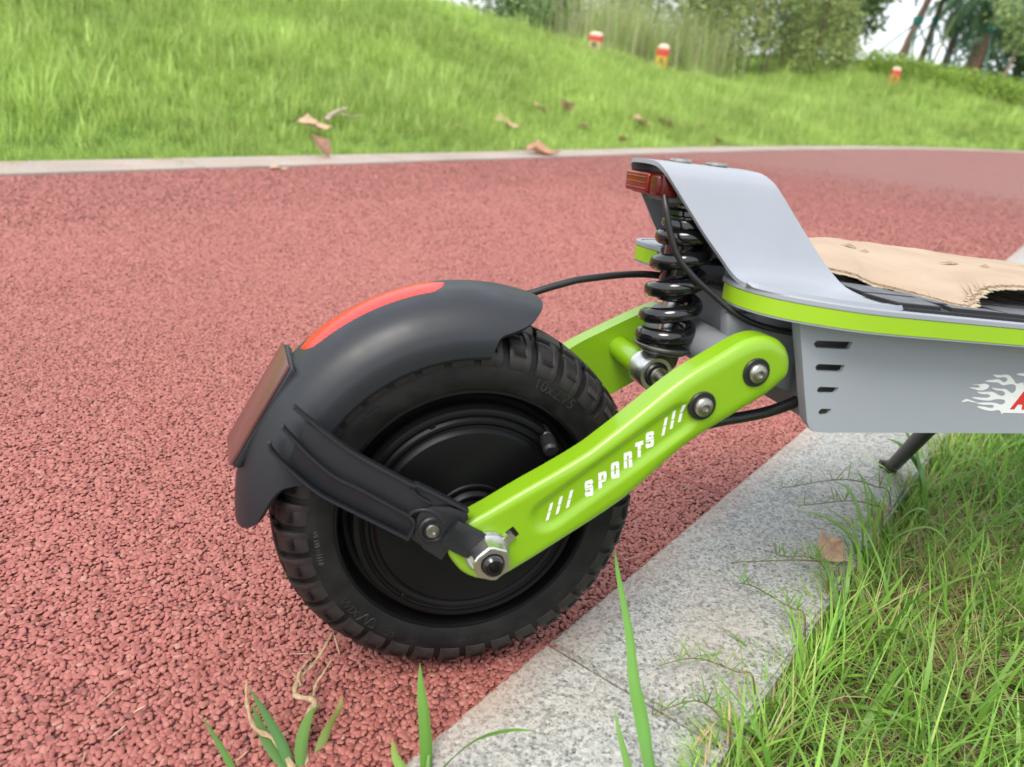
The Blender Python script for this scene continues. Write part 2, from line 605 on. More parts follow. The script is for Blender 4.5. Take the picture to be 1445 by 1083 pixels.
def terrain(u, v):
    u = np.atleast_1d(np.asarray(u, float)); v = np.atleast_1d(np.asarray(v, float))
    sh = u.shape
    p = np.stack([u.ravel(), v.ravel()], -1)
    h = np.empty(len(p))
    for i in range(0, len(p), 20000):
        q = p[i:i + 20000]
        h[i:i + 20000] = _tps(((q[:, None] - CP[None, :, :2]) ** 2).sum(-1)) @ _S[:-3] + _S[-3] + q @ _S[-2:]
    w = np.clip((p[:, 1] - v_far(p[:, 0]) - .25) / .9, 0, 1)
    h = h * (w * w * (3 - 2 * w)) ** .6
    h += .02 * np.sin(p[:, 0] * 2.3 + 1.1 * np.sin(p[:, 1] * 1.9)) * np.clip(w, 0, 1)
    return (h - .012).reshape(sh)
def T(u, v, dz=0.):
    return Vector(W(u, v, float(terrain(u, v)[0]) + dz))

def ribbon(name, us, v0, v1, z, m, nv=2):
    """Flat sheet between two lines of the site."""
    us = np.asarray(us, float)
    vv = np.linspace(0, 1, nv)
    a = v0(us) if callable(v0) else np.full_like(us, v0)
    b = v1(us) if callable(v1) else np.full_like(us, v1)
    V = np.concatenate([W(us, a + (b - a) * t, z) for t in vv])
    F = []
    n = len(us)
    for j in range(nv - 1):
        for i in range(n - 1):
            F.append((j * n + i, j * n + i + 1, (j + 1) * n + i + 1, (j + 1) * n + i))
    return obj(name, (V, F), m, ang=0)

us = np.concatenate([np.linspace(-14, 4, 10), np.linspace(5, 40, 60)])
tag(ribbon('running_track', us, V_NEAR, v_far, -.0019, M_track), kind='structure')
soil = ribbon('ground', np.linspace(-150, 250, 9), -200, 260, -.09, M_turf, 9)
tag(soil, kind='structure')
tag(ribbon('soil', np.linspace(-14, 30, 23), -9, V_NEAR - K_W + .02, -.035, M_soil, 5), kind='structure')

# seam across the track where two pours of rubber meet
sm = ribbon('track_seam', np.array([.3752, .3838]), V_NEAR, .30, .0002, M_seam, 12)
tag(sm, kind='structure')

# the bank beyond the far kerb
NU, NV = 190, 110
uu = np.linspace(-14, 46, NU)
tt = np.linspace(0, 1, NV) ** 1.6
U2 = np.repeat(uu[:, None], NV, 1)
V2 = (v_far(uu) + .25)[:, None] + tt[None, :] * 38
H2 = terrain(U2, V2)
bank = obj('grass_bank', (W(U2, V2, H2).reshape(-1, 3), grid_faces(NU, NV)), M_turf, ang=0)
bank.data.polygons.foreach_set('use_smooth', [True] * len(bank.data.polygons))
tag(bank, kind='structure')

# kerb stones
def stone(name, u0, u1, v0, v1, top, parent, jit=0.):
    a = [(u0, v0(u0)), (u1, v0(u1)), (u1, v1(u1)), (u0, v1(u0))]
    bm = bmesh.new()
    lo = [bm.verts.new(W(u, v, -.16)) for u, v in a]
    hi = [bm.verts.new(W(u, v, top + random.uniform(-jit, jit))) for u, v in a]
    bm.faces.new(hi)
    for i in range(4): bm.faces.new((lo[i], lo[(i + 1) % 4], hi[(i + 1) % 4], hi[i]))
    bmesh.ops.recalc_face_normals(bm, faces=bm.faces)
    bmesh.ops.bevel(bm, geom=[e for e in bm.edges if all(v.co.z > -.1 for v in e.verts)], offset=.003, segments=2, affect='EDGES')
    return obj(name, bm, M_granite, parent, ang=40)
kn = tag(empty('near_kerb'), kind='structure')
for k in range(-8, 14):
    stone('kerb_stone', .049 + k * 1.0 + .0012, .049 + (k + 1) * 1.0 - .0012, lambda u: V_NEAR - K_W, lambda u: V_NEAR, .0035, kn, .0006)
kf = tag(empty('far_kerb'), kind='structure')
for k in range(-8, 26):
    stone('kerb_stone', .2 + k + .002, .2 + (k + 1) - .002, v_far, lambda u: v_far(u) + .262, .006, kf, .002)

# ------------------------------------------------------------------ rubber granules of the track surface (uncountable)
def granules():
    xs = []
    pitch = .0037
    for (u0, u1, v0, v1, keep) in ((-.75, .85, V_NEAR - .004, 1.0, 1.0),):
        nu, nv = int((u1 - u0) / pitch), int((v1 - v0) / pitch)
        g = np.stack(np.meshgrid(np.arange(nu), np.arange(nv), indexing='ij'), -1).reshape(-1, 2).astype(float)
        g[:, 0] += .5 * (g[:, 1] % 2)
        g += rng.uniform(-.42, .42, g.shape)
        xs.append(np.stack([u0 + g[:, 0] * pitch, v0 + g[:, 1] * pitch], -1))
    def layer(u0, u1, v0, v1, q):
        nu, nv = int((u1 - u0) / q), int((v1 - v0) / q)
        g = np.stack(np.meshgrid(np.arange(nu), np.arange(nv), indexing='ij'), -1).reshape(-1, 2) + rng.uniform(-.45, .45, (nu * nv, 2))
        return np.stack([u0 + g[:, 0] * q, v0 + g[:, 1] * q], -1)
    P = np.concatenate(xs + [layer(-.8, 2.4, 1.0, 1.6, .0043), layer(.85, 2.4, V_NEAR, 1.0, .0043), layer(-.8, 6.2, 1.6, 2.292, .0054), layer(2.4, 6.2, V_NEAR, 1.6, .0054)])
    camuv = np.array([-.361, -.305])
    d = np.linalg.norm(P - camuv, axis=1)
    ok = ((np.abs(P[:, 0] - .3795) > .0045) | (P[:, 1] > .30)) & (rng.random(len(P)) < np.where(d > 1.9, np.clip(1 - (d - 1.4) / 4.6, 0, 1) ** 1.5, 1))
    P, d = P[ok], d[ok]
    n = len(P)
    sink = np.clip((d - 1.2) / 1.3, 0, 1)
    z = rng.uniform(-.0012, .0001, n)
    me = bpy.data.meshes.new('rubber_granules')
    me.vertices.add(n)
    me.vertices.foreach_set('co', W(P[:, 0], P[:, 1], z).astype(np.float32).ravel())
    for nm, typ, data in (('tint', 'FLOAT', rng.random(n)), ('size', 'FLOAT', rng.uniform(.70, 1.22, n) * np.clip(.95 + .34 * (d - 1.0), 1.0, 1.5))):
        me.attributes.new(nm, typ, 'POINT').data.foreach_set('value', data.astype(np.float32))
    rot = np.stack([rng.normal(0, .28, n), rng.normal(0, .28, n), rng.uniform(0, 6.283, n)], -1).astype(np.float32)
    me.attributes.new('rot', 'FLOAT_VECTOR', 'POINT').data.foreach_set('vector', rot.ravel())
    sq = np.stack([rng.uniform(.85, 1.45, n), rng.uniform(.72, 1.08, n), rng.uniform(.46, .68, n) / np.clip(.95 + .34 * (d - 1.0), 1.0, 1.5)], -1).astype(np.float32)
    me.attributes.new('squash', 'FLOAT_VECTOR', 'POINT').data.foreach_set('vector', sq.ravel())
    # one angular crumb
    bm = bmesh.new()
    bmesh.ops.create_icosphere(bm, subdivisions=2, radius=.0024)
    for v in bm.verts:
        d3 = v.co.normalized()
        k = 1 + .22 * math.sin(5 * d3.x + 2) * math.cos(4 * d3.y) + .16 * math.sin(7 * d3.z + 3 * d3.x)
        v.co = Vector([max(-.0021, min(.0021, c)) for c in v.co * k])
    src_me = bpy.data.meshes.new('crumb')
    bm.to_mesh(src_me); bm.free()
    src_me.materials.append(M_gran)
    src_me.polygons.foreach_set('use_smooth', [True] * len(src_me.polygons))
    o = bpy.data.objects.new('rubber_granules', me)
    COL.objects.link(o)
    scatter(o, [bpy.data.objects.new('crumb', src_me)], M_gran)
    tag(o, kind='stuff')

def scatter(o, sources, m):
    """Geometry nodes: put sources on the points of o, using its rot / size / squash attributes."""
    ng = bpy.data.node_groups.new('scatter', 'GeometryNodeTree')
    ng.interface.new_socket('Geometry', in_out='INPUT', socket_type='NodeSocketGeometry')
    ng.interface.new_socket('Geometry', in_out='OUTPUT', socket_type='NodeSocketGeometry')
    N, L = ng.nodes, ng.links
    gi, go = N.new('NodeGroupInput'), N.new('NodeGroupOutput')
    iop = N.new('GeometryNodeInstanceOnPoints')
    def att(nm, t):
        a = N.new('GeometryNodeInputNamedAttribute')
        a.data_type = t
        a.inputs[0].default_value = nm
        return a.outputs[0]
    g2i = N.new('GeometryNodeGeometryToInstance')
    for s in sources[::-1]:
        oi = N.new('GeometryNodeObjectInfo')
        oi.inputs[0].default_value = s
        oi.inputs['As Instance'].default_value = True
        L.new(oi.outputs['Geometry'], g2i.inputs[0])
    if len(sources) == 1:
        L.new(oi.outputs['Geometry'], iop.inputs['Instance'])
    else:
        ji = N.new('GeometryNodeJoinGeometry')
        for n in [n for n in N if n.bl_idname == 'GeometryNodeObjectInfo']:
            L.new(n.outputs['Geometry'], ji.inputs[0])
        L.new(ji.outputs[0], iop.inputs['Instance'])
        iop.inputs['Pick Instance'].default_value = True
        L.new(att('pick', 'INT'), iop.inputs['Instance Index'])
    N.remove(g2i)
    L.new(gi.outputs[0], iop.inputs['Points'])
    e2r = N.new('FunctionNodeEulerToRotation')
    L.new(att('rot', 'FLOAT_VECTOR'), e2r.inputs[0])
    L.new(e2r.outputs[0], iop.inputs['Rotation'])
    vm = N.new('ShaderNodeVectorMath')
    vm.operation = 'SCALE'
    L.new(att('squash', 'FLOAT_VECTOR'), vm.inputs[0])
    L.new(att('size', 'FLOAT'), vm.inputs['Scale'])
    L.new(vm.outputs[0], iop.inputs['Scale'])
    L.new(iop.outputs[0], go.inputs[0])
    md = o.modifiers.new('scatter', 'NODES')
    md.node_group = ng
granules()
#@@PART2
# ------------------------------------------------------------------ the scooter (local frame: X forward, Y away, Z up; wheel touches at the origin)
SC = empty('electric_scooter', (0, 0, 0), (-.060826, 0, 0))
tag(SC, 'grey and lime green electric scooter standing across the near kerb', 'scooter')
AX = np.array([0, 0, .1275])

def ellipse_z(pts, sub=6, closed=True): return [tuple(p) for p in crom(pts, sub, closed)]

# --- rear wheel: tyre
TP = [(.086, -.0372), (.0885, -.0385), (.092, -.0398), (.097, -.0407), (.103, -.0402), (.109, -.0380), (.1140, -.0345), (.1178, -.0300), (.1205, -.0240), (.1222, -.0150), (.1228, 0)]
TP = TP + [(r, -y) for r, y in TP[-2::-1]]
def tyre_profile(t, lift=0.):
    """Point of the tread arc, t in -1..1 across the tread; lift raises it off the carcass."""
    a = t * .0425 / .049
    y = .0425 * math.sin(min(abs(t), 1) * 1.02) / math.sin(1.02) * (1 if t > 0 else -1) * .94
    r = .1232 - .0145 * abs(t) ** 2.6
    nrm = (1.0, .55 * t * abs(t) ** 1.2)
    l = math.hypot(*nrm)
    return r + lift * nrm[0] / l, y + lift * nrm[1] / l
def tread_block(a0, a1, t0, t1, h0=-.0015, h1=.0042, skew=0., nt=4, taper=.0):
    """Curved rubber block between two angles and two places across the tread; returns vertices about the axle."""
    V = []
    for lift, ins in ((h0, 0), (h1 - .0007, 0), (h1, .0009)):
        for j in range(nt + 1):
            f = j / nt
            t = t0 + (t1 - t0) * f
            if ins: t += ins / .043 * (1 if f < .5 else -1) * (1 if f in (0, 1) else 0)
            r, y = tyre_profile(t, lift * (min(1, max(.04, (1.12 - abs(t)) / .36)) if lift > 0 else 1))
            da = ins / .124
            lo = a0 + skew * f + taper * f + da
            hi = a1 + skew * f - taper * f - da
            for a in (lo, (lo + hi) / 2, hi):
                V.append((r * math.cos(a), y, r * math.sin(a)))
    n = (nt + 1) * 3
    F = []
    per = [j * 3 for j in range(nt + 1)] + [nt * 3 + 1] + [j * 3 + 2 for j in range(nt, -1, -1)] + [1]
    for k in range(2):
        for i in range(len(per)):
            a, b = per[i], per[(i + 1) % len(per)]
            F.append((k * n + a, k * n + b, (k + 1) * n + b, (k + 1) * n + a))
    F += grid_faces(nt + 1, 3, 2 * n)
    bm = bmesh.new()
    vs = [bm.verts.new(v) for v in V]
    for f in F: bm.faces.new([vs[i] for i in f])
    bmesh.ops.recalc_face_normals(bm, faces=bm.faces)
    d = bpy.data.meshes.new('tread_block')
    bm.to_mesh(d); bm.free()
    d.materials.append(M_tread)
    smooth(d, 28)
    return d

def make_tyre(parent, c, blocks=True):
    t = obj('tyre', lathe(TP, 144), M_rubber, parent, loc=tuple(c), ang=50)
    if not blocks: return t
    P = 2 * math.pi / 36
    kinds = [tread_block(P * .19, P * .74, -1.10, -.52, skew=P * .10, nt=7, h0=-.003, h1=.0030),
             tread_block(P * .19, P * .74, 1.10, .52, skew=P * .10, nt=7, h0=-.003, h1=.0030),
             tread_block(-P * .02, P * .20, -1.12, -.44, skew=P * .14, nt=7, h0=-.003, h1=.0037),
             tread_block(-P * .02, P * .20, 1.12, .44, skew=P * .14, nt=7, h0=-.003, h1=.0037),
             tread_block(-P * .05, P * .80, -.45, -.04, skew=-P * .25, nt=3),
             tread_block(P * .30, P * 1.12, .45, .04, skew=-P * .25, nt=3)]
    for k in range(36):
        for d in kinds:
            o = bpy.data.objects.new('tread_block', d)
            link(o, t)
            o.rotation_euler = (0, -k * P - .03, 0)
    # fine ribs moulded into the pockets between the shoulder blocks
    V, F = [], []
    for k in range(36):
        for q in range(6):
            a = k * P + P * (.275 + .072 * q) + .03
            ring = []
            for tt_ in (-.94, -.60):
                for da, lf in ((-.0030, .0025), (0, .0037), (.0030, .0025)):
                    r, y = tyre_profile(tt_, lf)
                    sk = P * .30 * (.98 - abs(tt_)) / .46 - P * .06
                    ring.append((r * math.cos(a + da + sk), y, r * math.sin(a + da + sk)))
            o = len(V)
            V += ring
            F += [(o, o + 1, o + 4, o + 3), (o + 1, o + 2, o + 5, o + 4)]
    rb = obj('moulded_ribs', (V, F), M_tread, t, ang=0)
    rb['kind'] = 'stuff'
    return t
tyre = make_tyre(SC, AX)

def arc_text(body, r, y, a_mid, size, parent, m, depth=.0006, flip=False):
    """Raised lettering bent round the wheel on its near side (reads from -Y)."""
    cu_ = bpy.data.curves.new('t', 'FONT')
    cu_.body = body
    cu_.size = size
    cu_.extrude = depth
    cu_.align_x = 'CENTER'
    cu_.align_y = 'CENTER'
    cu_.resolution_u = 2
    tmp = bpy.data.objects.new('t', cu_)
    COL.objects.link(tmp)
    dg = bpy.context.evaluated_depsgraph_get()
    me = bpy.data.meshes.new_from_object(tmp.evaluated_get(dg))
    bpy.data.objects.remove(tmp)
    for v in me.vertices:
        x, h, z = v.co
        s = -1 if flip else 1
        a = a_mid - s * x / r
        rr = r + s * h
        v.co = (rr * math.cos(a), y - z + .09 * (rr - r), rr * math.sin(a))
    return obj('embossed_lettering', me, m, parent, ang=0)
arc_text('10x2.75', .0998, -.0404, R(58.5), .0105, tyre, M_tread)
arc_text('WIX', .0990, -.0404, R(218), .0085, tyre, M_tread, flip=True)
arc_text('OS', .0992, -.0404, R(238.5), .0070, tyre, M_tread, flip=True)
# a squiggle of a maker's mark between the two words
sq = [(.1025, 224), (.0945, 226), (.1020, 228), (.0960, 228.5), (.0950, 230), (.1005, 231.5), (.1010, 229.5)]
obj('embossed_mark', tube([(r * math.cos(R(a)), -.0404, r * math.sin(R(a))) for r, a in crom(sq, 4)], .0005, 5), M_tread, tyre)
for a0, a1, rr in ((268, 300, .0970), (303, 337, .0972), (182, 196, .0990), (127, 133, .1000)):
    # small raised moulding text too fine to read: a row of dashes
    V, F = [], []
    a = a0
    while a < a1:
        w = random.choice((.6, .9, 1.2))
        h = random.uniform(.0011, .0019)
        v, f = tube([((rr + s * h) * math.cos(R(a + .25 * k)), -.0404, (rr + s * h) * math.sin(R(a + .25 * k))) for s, k in ((-1, 0), (0, random.uniform(-1, 2)), (1, 0))], .0004, 4)
        (V, F) = join((V, F), (v, f))
        a += w
    o = obj('moulding_marks', (V, F), M_tread, tyre, ang=0)
    o['kind'] = 'stuff'

# --- hub motor
mp = [(.0845, .036), (.0872, .0372), (.0880, .0383), (.0885, -.0375), (.0878, -.0388), (.0862, -.0390), (.0850, -.0375), (.0835, -.0318), (.0815, -.0285), (.0785, -.0280),
      (.0772, -.0300), (.0766, -.0390), (.0758, -.0408), (.0742, -.0414), (.0722, -.0414), (.0716, -.0404), (.0704, -.0400), (.0696, -.0407), (.0686, -.0420), (.0668, -.0422),
      (.0652, -.0412), (.0638, -.0414), (.0628, -.0432), (.0612, -.0446), (.0590, -.0450), (.0420, -.0463), (.0295, -.0474), (.0270, -.0476), (.0262, -.0486), (.0250, -.0489), (.0236, -.0486),
      (.0226, -.0482), (.0216, -.0500), (.0203, -.0512), (.0188, -.0514), (.0176, -.0506), (.0168, -.0500), (.0160, -.0512), (.0154, -.0560), (.0140, -.0572), (.0, -.0574)]
motor = obj('hub_motor', lathe([(max(r, .0002), y) for r, y in mp] , 160, AX), M_motor, SC, ang=28)
obj('motor_cover', lathe([(.0880, .0380), (.083, .030), (.076, .032), (.074, .042), (.03, .047), (.016, .047), (.016, .055), (.0002, .055)], 96, AX), M_motor, motor, ang=28)
def ring_at(r, y, a): return np.array([r * math.cos(R(a)), y, .1275 + r * math.sin(R(a))])
for a in (113, 233, 353): obj('screw', cyl(ring_at(.0704, -.0395, a), ring_at(.0704, -.0412, a), .0021, 12, .0004), M_motor, motor)
vs = ring_at(.0745, -.030, 48)
obj('valve_stem', join(cyl(vs + [0, .002, 0], vs + [-.001, -.012, -.001], .0042, 20, .001), cyl(vs + [-.001, -.012, -.001], vs + [-.003, -.027, -.004], .0050, 20, .0016)), M_cable, motor)
axle = obj('axle', join(cyl((0, .115, .1275), (0, -.1005, .1275), .0060, 28, .0006), cyl((0, -.097, .1275), (0, -.1050, .1275), .0066, 28, .0014)), M_gloss, SC)
obj('axle_tip', join(cyl((0, -.1049, .1275), (0, -.1056, .1275), .0030, 20, .0002), cyl((0, -.1055, .1275), (0, -.1060, .1275), .0016, 16, .0002)), M_motor, axle)

def hex_nut(c, y0, y1, r, parent, m, twist=0., name='nut'):
    """Hexagonal nut with a chamfered outer face; the axis is Y."""
    bm = bmesh.new()
    rows = []
    for rr, y in ((r, y0), (r, y1 + .0008), (r * .94, y1), (r * .60, y1), (r * .58, y1 + .001)):
        ring = []
        for k in range(24):
            a = 2 * math.pi * k / 24
            h = (a + twist) % (math.pi / 3) - math.pi / 6
            hexr = rr * math.cos(math.pi / 6) / math.cos(h) if rr > r * .8 else rr
            ring.append(bm.verts.new((c[0] + hexr * math.cos(a), y, c[2] + hexr * math.sin(a))))
        rows.append(ring)
    for i in range(len(rows) - 1):
        for k in range(24): bm.faces.new((rows[i][k], rows[i][(k + 1) % 24], rows[i + 1][(k + 1) % 24], rows[i + 1][k]))
    return obj(name, bm, m, parent, ang=22)
nut = hex_nut(AX, -.0885, -.1005, .0122, SC, M_chrome, .35, 'axle_nut')
obj('nut_flange', lathe([(.006, -.0866), (.0124, -.0866), (.0128, -.0872), (.0126, -.0884), (.0112, -.0890), (.006, -.0896)], 48, AX), M_chrome, nut)
# anti-rotation washer whose bent tab sits in a slot of the arm
obj('tab_washer', join(lathe([(.006, -.0852), (.0140, -.0852), (.0140, -.0866), (.006, -.0866)], 40, AX),
    ([(.0085, -.0872, .1352), (.0125, -.0872, .1312), (.0175, -.0872, .1366), (.0145, -.0872, .1400), (.0085, -.0850, .1352), (.0125, -.0850, .1312), (.0175, -.0850, .1366), (.0145, -.0850, .1400)],
     [(0, 1, 2, 3), (7, 6, 5, 4), (0, 4, 5, 1), (1, 5, 6, 2), (2, 6, 7, 3), (3, 7, 4, 0)])), M_chrome, nut)

# --- swing arms
def chainlen(p): return np.concatenate([[0], np.cumsum(np.linalg.norm(np.diff(p, axis=0), axis=1))])
def resample(p, s):
    l = chainlen(p)
    return np.stack([np.interp(s * l[-1], l, p[:, k]) for k in range(2)], -1)
def seg_dist(q, poly):
    a = poly; b = np.roll(poly, -1, 0)
    d = np.full(len(q), 9.)
    for i in range(len(a)):
        ab = b[i] - a[i]
        t = np.clip(((q - a[i]) @ ab) / (ab @ ab + 1e-15), 0, 1)
        d = np.minimum(d, np.linalg.norm(q - (a[i] + t[:, None] * ab), axis=1))
    return d
def arm_mesh(top, bot, y_face, y_back, recess=None, n=110, mm=34, rad=(.0055, .009)):
    s = .5 - .5 * np.cos(np.linspace(0, math.pi, n))
    s = .25 * s + .75 * (s * 1.0)
    T_, B_ = resample(top, s), resample(bot, s)
    out = np.concatenate([T_, B_[-2:0:-1]])
    f = np.linspace(0, 1, mm)
    f = f + .10 * np.sin(2 * math.pi * f) * -1
    G_ = T_[:, None] + (B_ - T_)[:, None] * f[None, :, None]
    q = G_.reshape(-1, 2)
    d = seg_dist(q, out)
    k = np.clip((q[:, 0] - .03) / .08, 0, 1)
    rr = rad[0] + (rad[1] - rad[0]) * k
    e = np.clip(rr - d, 0, None)
    dep = .62 * (rr - np.sqrt(np.maximum(rr ** 2 - e ** 2, 0)))
    if recess:
        a, b, r0, soft, depth = recess
        ab = np.array(b) - a
        t = np.clip(((q - a) @ ab) / (ab @ ab), 0, 1)
        dd = np.linalg.norm(q - (np.array(a) + t[:, None] * ab), axis=1)
        w = np.clip((r0 + soft - dd) / soft, 0, 1)
        dep += depth * w * w * (3 - 2 * w)
    sg = -1 if y_face < 0 else 1
    V = np.stack([q[:, 0], y_face - sg * dep, q[:, 1]], -1)
    F = grid_faces(n, mm)
    # rim going back, and a back sheet
    idx = [i * mm for i in range(n)] + [(n - 1) * mm + j for j in range(1, mm - 1)] + [i * mm + mm - 1 for i in range(n - 1, -1, -1)] + [j for j in range(mm - 2, 0, -1)]
    rim = V[idx].copy(); rim[:, 1] = y_back
    o = len(V)
    V = np.concatenate([V, rim])
    m_ = len(idx)
    F += [(idx[i], o + i, o + (i + 1) % m_, idx[(i + 1) % m_]) for i in range(m_)]
    F.append(tuple(range(o, o + m_)))
    return V, F
mmv = lambda L_: [(x / 1000, z / 1000) for x, z in L_]
arm_top = crom(mmv([(-24, 132), (-22.5, 138), (-16, 144.5), (-8.6, 148.6), (1, 153.8), (20.6, 165.3), (40.4, 176.2), (60.2, 188.0), (72.1, 197), (85.7, 208), (97.8, 218), (110, 228.2), (123.2, 237.8), (141, 248.4), (155, 256.6), (165, 260.4), (174, 261), (183, 258.6), (190, 252.8), (194, 244.5), (194.8, 238)]), 6)
arm_bot = crom(mmv([(-24, 132), (-23, 126), (-19.7, 120.3), (-14.5, 113.6), (-7.5, 108.8), (-.6, 106.4), (6, 106.2), (12, 107.7), (19.2, 111.5), (34.3, 120.3), (52.9, 131.6), (71.9, 143.2), (90, 155.5), (107, 170.5), (123.6, 186), (139.3, 197.3), (157.3, 208.1), (170, 215.8), (181, 222.6), (189, 229.5), (193.5, 234), (194.8, 238)]), 6)
REC = ((.0385, .1490), (.1195, .2085), .0072, .0048, .0030)
arm = obj('swing_arm', arm_mesh(arm_top, arm_bot, -.0850, -.0670, REC), M_green, SC, ang=50)
# black patch laid on the arm for the shade inside the washer tab's slot
obj('slot_shade_patch', prism(mmv([(11.0, 139.5), (15.8, 143.2), (20.2, 137.6), (16, 134.0)]), -.0852, -.0845), M_gloss, arm)

def face_y(x, z):
    """Front surface of the arm at (x, z), so that print lies on it."""
    a, b, r0, soft, depth = REC
    q = np.array([x, z]); ab = np.array(b) - a
    t = np.clip(((q - a) @ ab) / (ab @ ab), 0, 1)
    dd = np.linalg.norm(q - (np.array(a) + t * ab))
    w = np.clip((r0 + soft - dd) / soft, 0, 1)
    return -.0850 + depth * w * w * (3 - 2 * w)
def decal(polys, org, wv, uv_, name, parent, m, lift=.0003, yf=None):
    """Printed figure: outlines in a unit square mapped to the face by two vectors."""
    V, F = [], []
    for p in polys:
        tr = geometry.tessellate_polygon([[Vector((a, b, 0)) for a, b in p]])
        pts = []
        for a, b in p:
            x = org[0] + a * wv[0] + b * uv_[0]
            z = org[1] + a * wv[1] + b * uv_[1]
            pts.append((x / 1000, z / 1000))
        o = len(V)
        V += [(x, (yf if yf is not None else face_y(x, z)) - lift, z) for x, z in pts]
        k = len(pts)
        V += [(x, (yf if yf is not None else face_y(x, z)) + .0002, z) for x, z in pts]
        F += [tuple(i + o for i in t) for t in tr]
        F += [(o + i, o + (i + 1) % k, o + k + (i + 1) % k, o + k + i) for i in range(k)]
    return obj(name, (V, F), m, parent, ang=0)
def Rr(a0, a1, b0, b1): return [(a0, b0), (a1, b0), (a1, b1), (a0, b1)]
c_ = .12
GL = {   # stencil capitals cut through the middle
    'S': [[(c_, 1), (1 - c_, 1), (1, .88), (1, .72), (.62, .72), (.62, .80), (.38, .80), (.38, .66), (1 - .1, .66), (1, .57), (1, .53), (0, .53), (0, .88)],
          [(0, .47), (1, .47), (1, .12), (1 - c_, 0), (c_, 0), (0, .12), (0, .28), (.38, .28), (.38, .20), (.62, .20), (.62, .40), (.05, .40)]],
    'P': [[(0, 1), (1 - c_, 1), (1, .88), (1, .53), (.62, .53), (.62, .80), (.38, .80), (.38, .53), (0, .53)], [(0, .47), (1, .47), (1 - c_, .34), (.38, .34), (.38, 0), (0, 0)]],
    'O': [[(c_, 1), (1 - c_, 1), (1, .88), (1, .53), (.62, .53), (.62, .80), (.38, .80), (.38, .53), (0, .53), (0, .88)],
          [(0, .47), (.38, .47), (.38, .20), (.62, .20), (.62, .47), (1, .47), (1, .12), (1 - c_, 0), (c_, 0), (0, .12)]],
    'R': [[(0, 1), (1 - c_, 1), (1, .88), (1, .53), (.62, .53), (.62, .80), (.38, .80), (.38, .53), (0, .53)],
          [(0, .47), (.38, .47), (.38, 0), (0, 0)], [(.46, .47), (1, .47), (1, 0), (.62, 0), (.62, .40)]],
    'T': [[(0, 1), (1, 1), (1, .76), (.69, .76), (.69, .53), (.31, .53), (.31, .76), (0, .76)], [(.31, .47), (.69, .47), (.69, 0), (.31, 0)]]}
for ch, org in zip('SPORTS', ((62.6, 158.2), (71.1, 163.4), (78.9, 169.6), (86.8, 176.0), (93.7, 182.6), (100.1, 189.0))):
    decal(GL[ch], org, (5.25, 1.5), (-1.35, 10.4), 'printed_letter', arm, M_white)
for org, up in (((37.9, 143.4), (2.0, 11.7)), ((44.1, 147.4), (1.7, 11.7)), ((50.6, 151.2), (1.7, 11.7)), ((109.9, 197), (.6, 11.9)), ((115.0, 201.3), (.4, 11.9)), ((120.0, 205.7), (.8, 11.9))):
    decal([Rr(0, 1, 0, .46), Rr(.0, 1, .54, 1)], org, (1.75, .8), up, 'printed_slash', arm, M_white)

def pan_bolt(c, parent, y):
    """Domed hex-socket bolt on a black washer, facing -Y."""
    w = obj('washer', lathe([(.0030, y + .001), (.0094, y + .001), (.0094, y - .0010), (.0088, y - .0016), (.0030, y - .0016)], 48, (c[0], 0, c[1])), M_cable, parent)
    obj('bolt_head', lathe([(.0062, y - .0016), (.0063, y - .0030), (.0056, y - .0042), (.0042, y - .0050), (.0025, y - .0053), (.0024, y - .0036), (.0001, y - .0034)], 36, (c[0], 0, c[1])), M_steel, parent, ang=40)
    return w
pan_bolt((.1680, .2388), arm, -.0850)
pan_bolt((.1332, .2177), arm, -.0850)

# far arm, its own pressing a little lower
ft = crom([(-.018, .128), (-.012, .139), (.004, .150), (.030, .168), (.060, .191), (.0978, .217), (.1211, .2292), (.1552, .2451), (.172, .250), (.186, .244), (.190, .232)], 6)
fb = crom([(-.018, .128), (-.014, .114), (-.002, .105), (.014, .108), (.060, .1345), (.100, .1575), (.1363, .1783), (.1565, .1897), (.177, .205), (.188, .218), (.190, .232)], 6)
arm2 = obj('swing_arm', arm_mesh(ft, fb, .0700, .0500, None), M_green, SC, ang=50)
0 and obj('weld_bead', tube(crom([(.117, .0495, .219), (.124, .0488, .228), (.137, .0488, .231), (.148, .0492, .224)], 5), .0016, 8), M_green, arm2)
cross = obj('cross_tube', cyl((.137, .0505, .2160), (.1335, -.004, .2165), .0088, 28, .0005), M_green, SC)
obj('cross_bolt', cyl((.1345, .0, .2165), (.1335, -.0675, .2172), .0040, 20, .0004), M_steel, cross)
obj('lock_washer', lathe([(.0042, -.0245), (.0066, -.0245), (.0066, -.0268), (.0042, -.0268)], 24, (.1342, 0, .2167)), M_steel, cross)

# --- shock absorber
SA, SB = np.array([.1415, -.008, .2150]), np.array([.1512, -.008, .3400])
def sp(z): return SA + (SB - SA) * ((z - SA[2]) / (SB[2] - SA[2]))
def stack(prof, seg=36):
    """Turned body round the shock's axis: (height, radius) steps."""
    P = [sp(z) for z, r in prof]
    V = [(c[0] + r * math.cos(2 * math.pi * k / seg), c[1] + r * math.sin(2 * math.pi * k / seg), c[2]) for c, (z, r) in zip(P, prof) for k in range(seg)]
    return V, grid_faces(len(prof), seg, wrap_v=True)
shock = obj('shock_absorber', stack([(.2680, .0002), (.2680, .0114), (.2690, .0122), (.3180, .0124), (.3180, .0172), (.3190, .0182), (.3225, .0182), (.3235, .0174), (.3240, .0140), (.3250, .0140), (.3255, .0160), (.3262, .0168), (.3290, .0168), (.3300, .0158), (.3305, .0100), (.3360, .0095), (.3362, .0125), (.3420, .0125), (.3425, .0002)]), M_gloss, SC, ang=40)
pts = []
z0_, z1_ = .2425, .3135
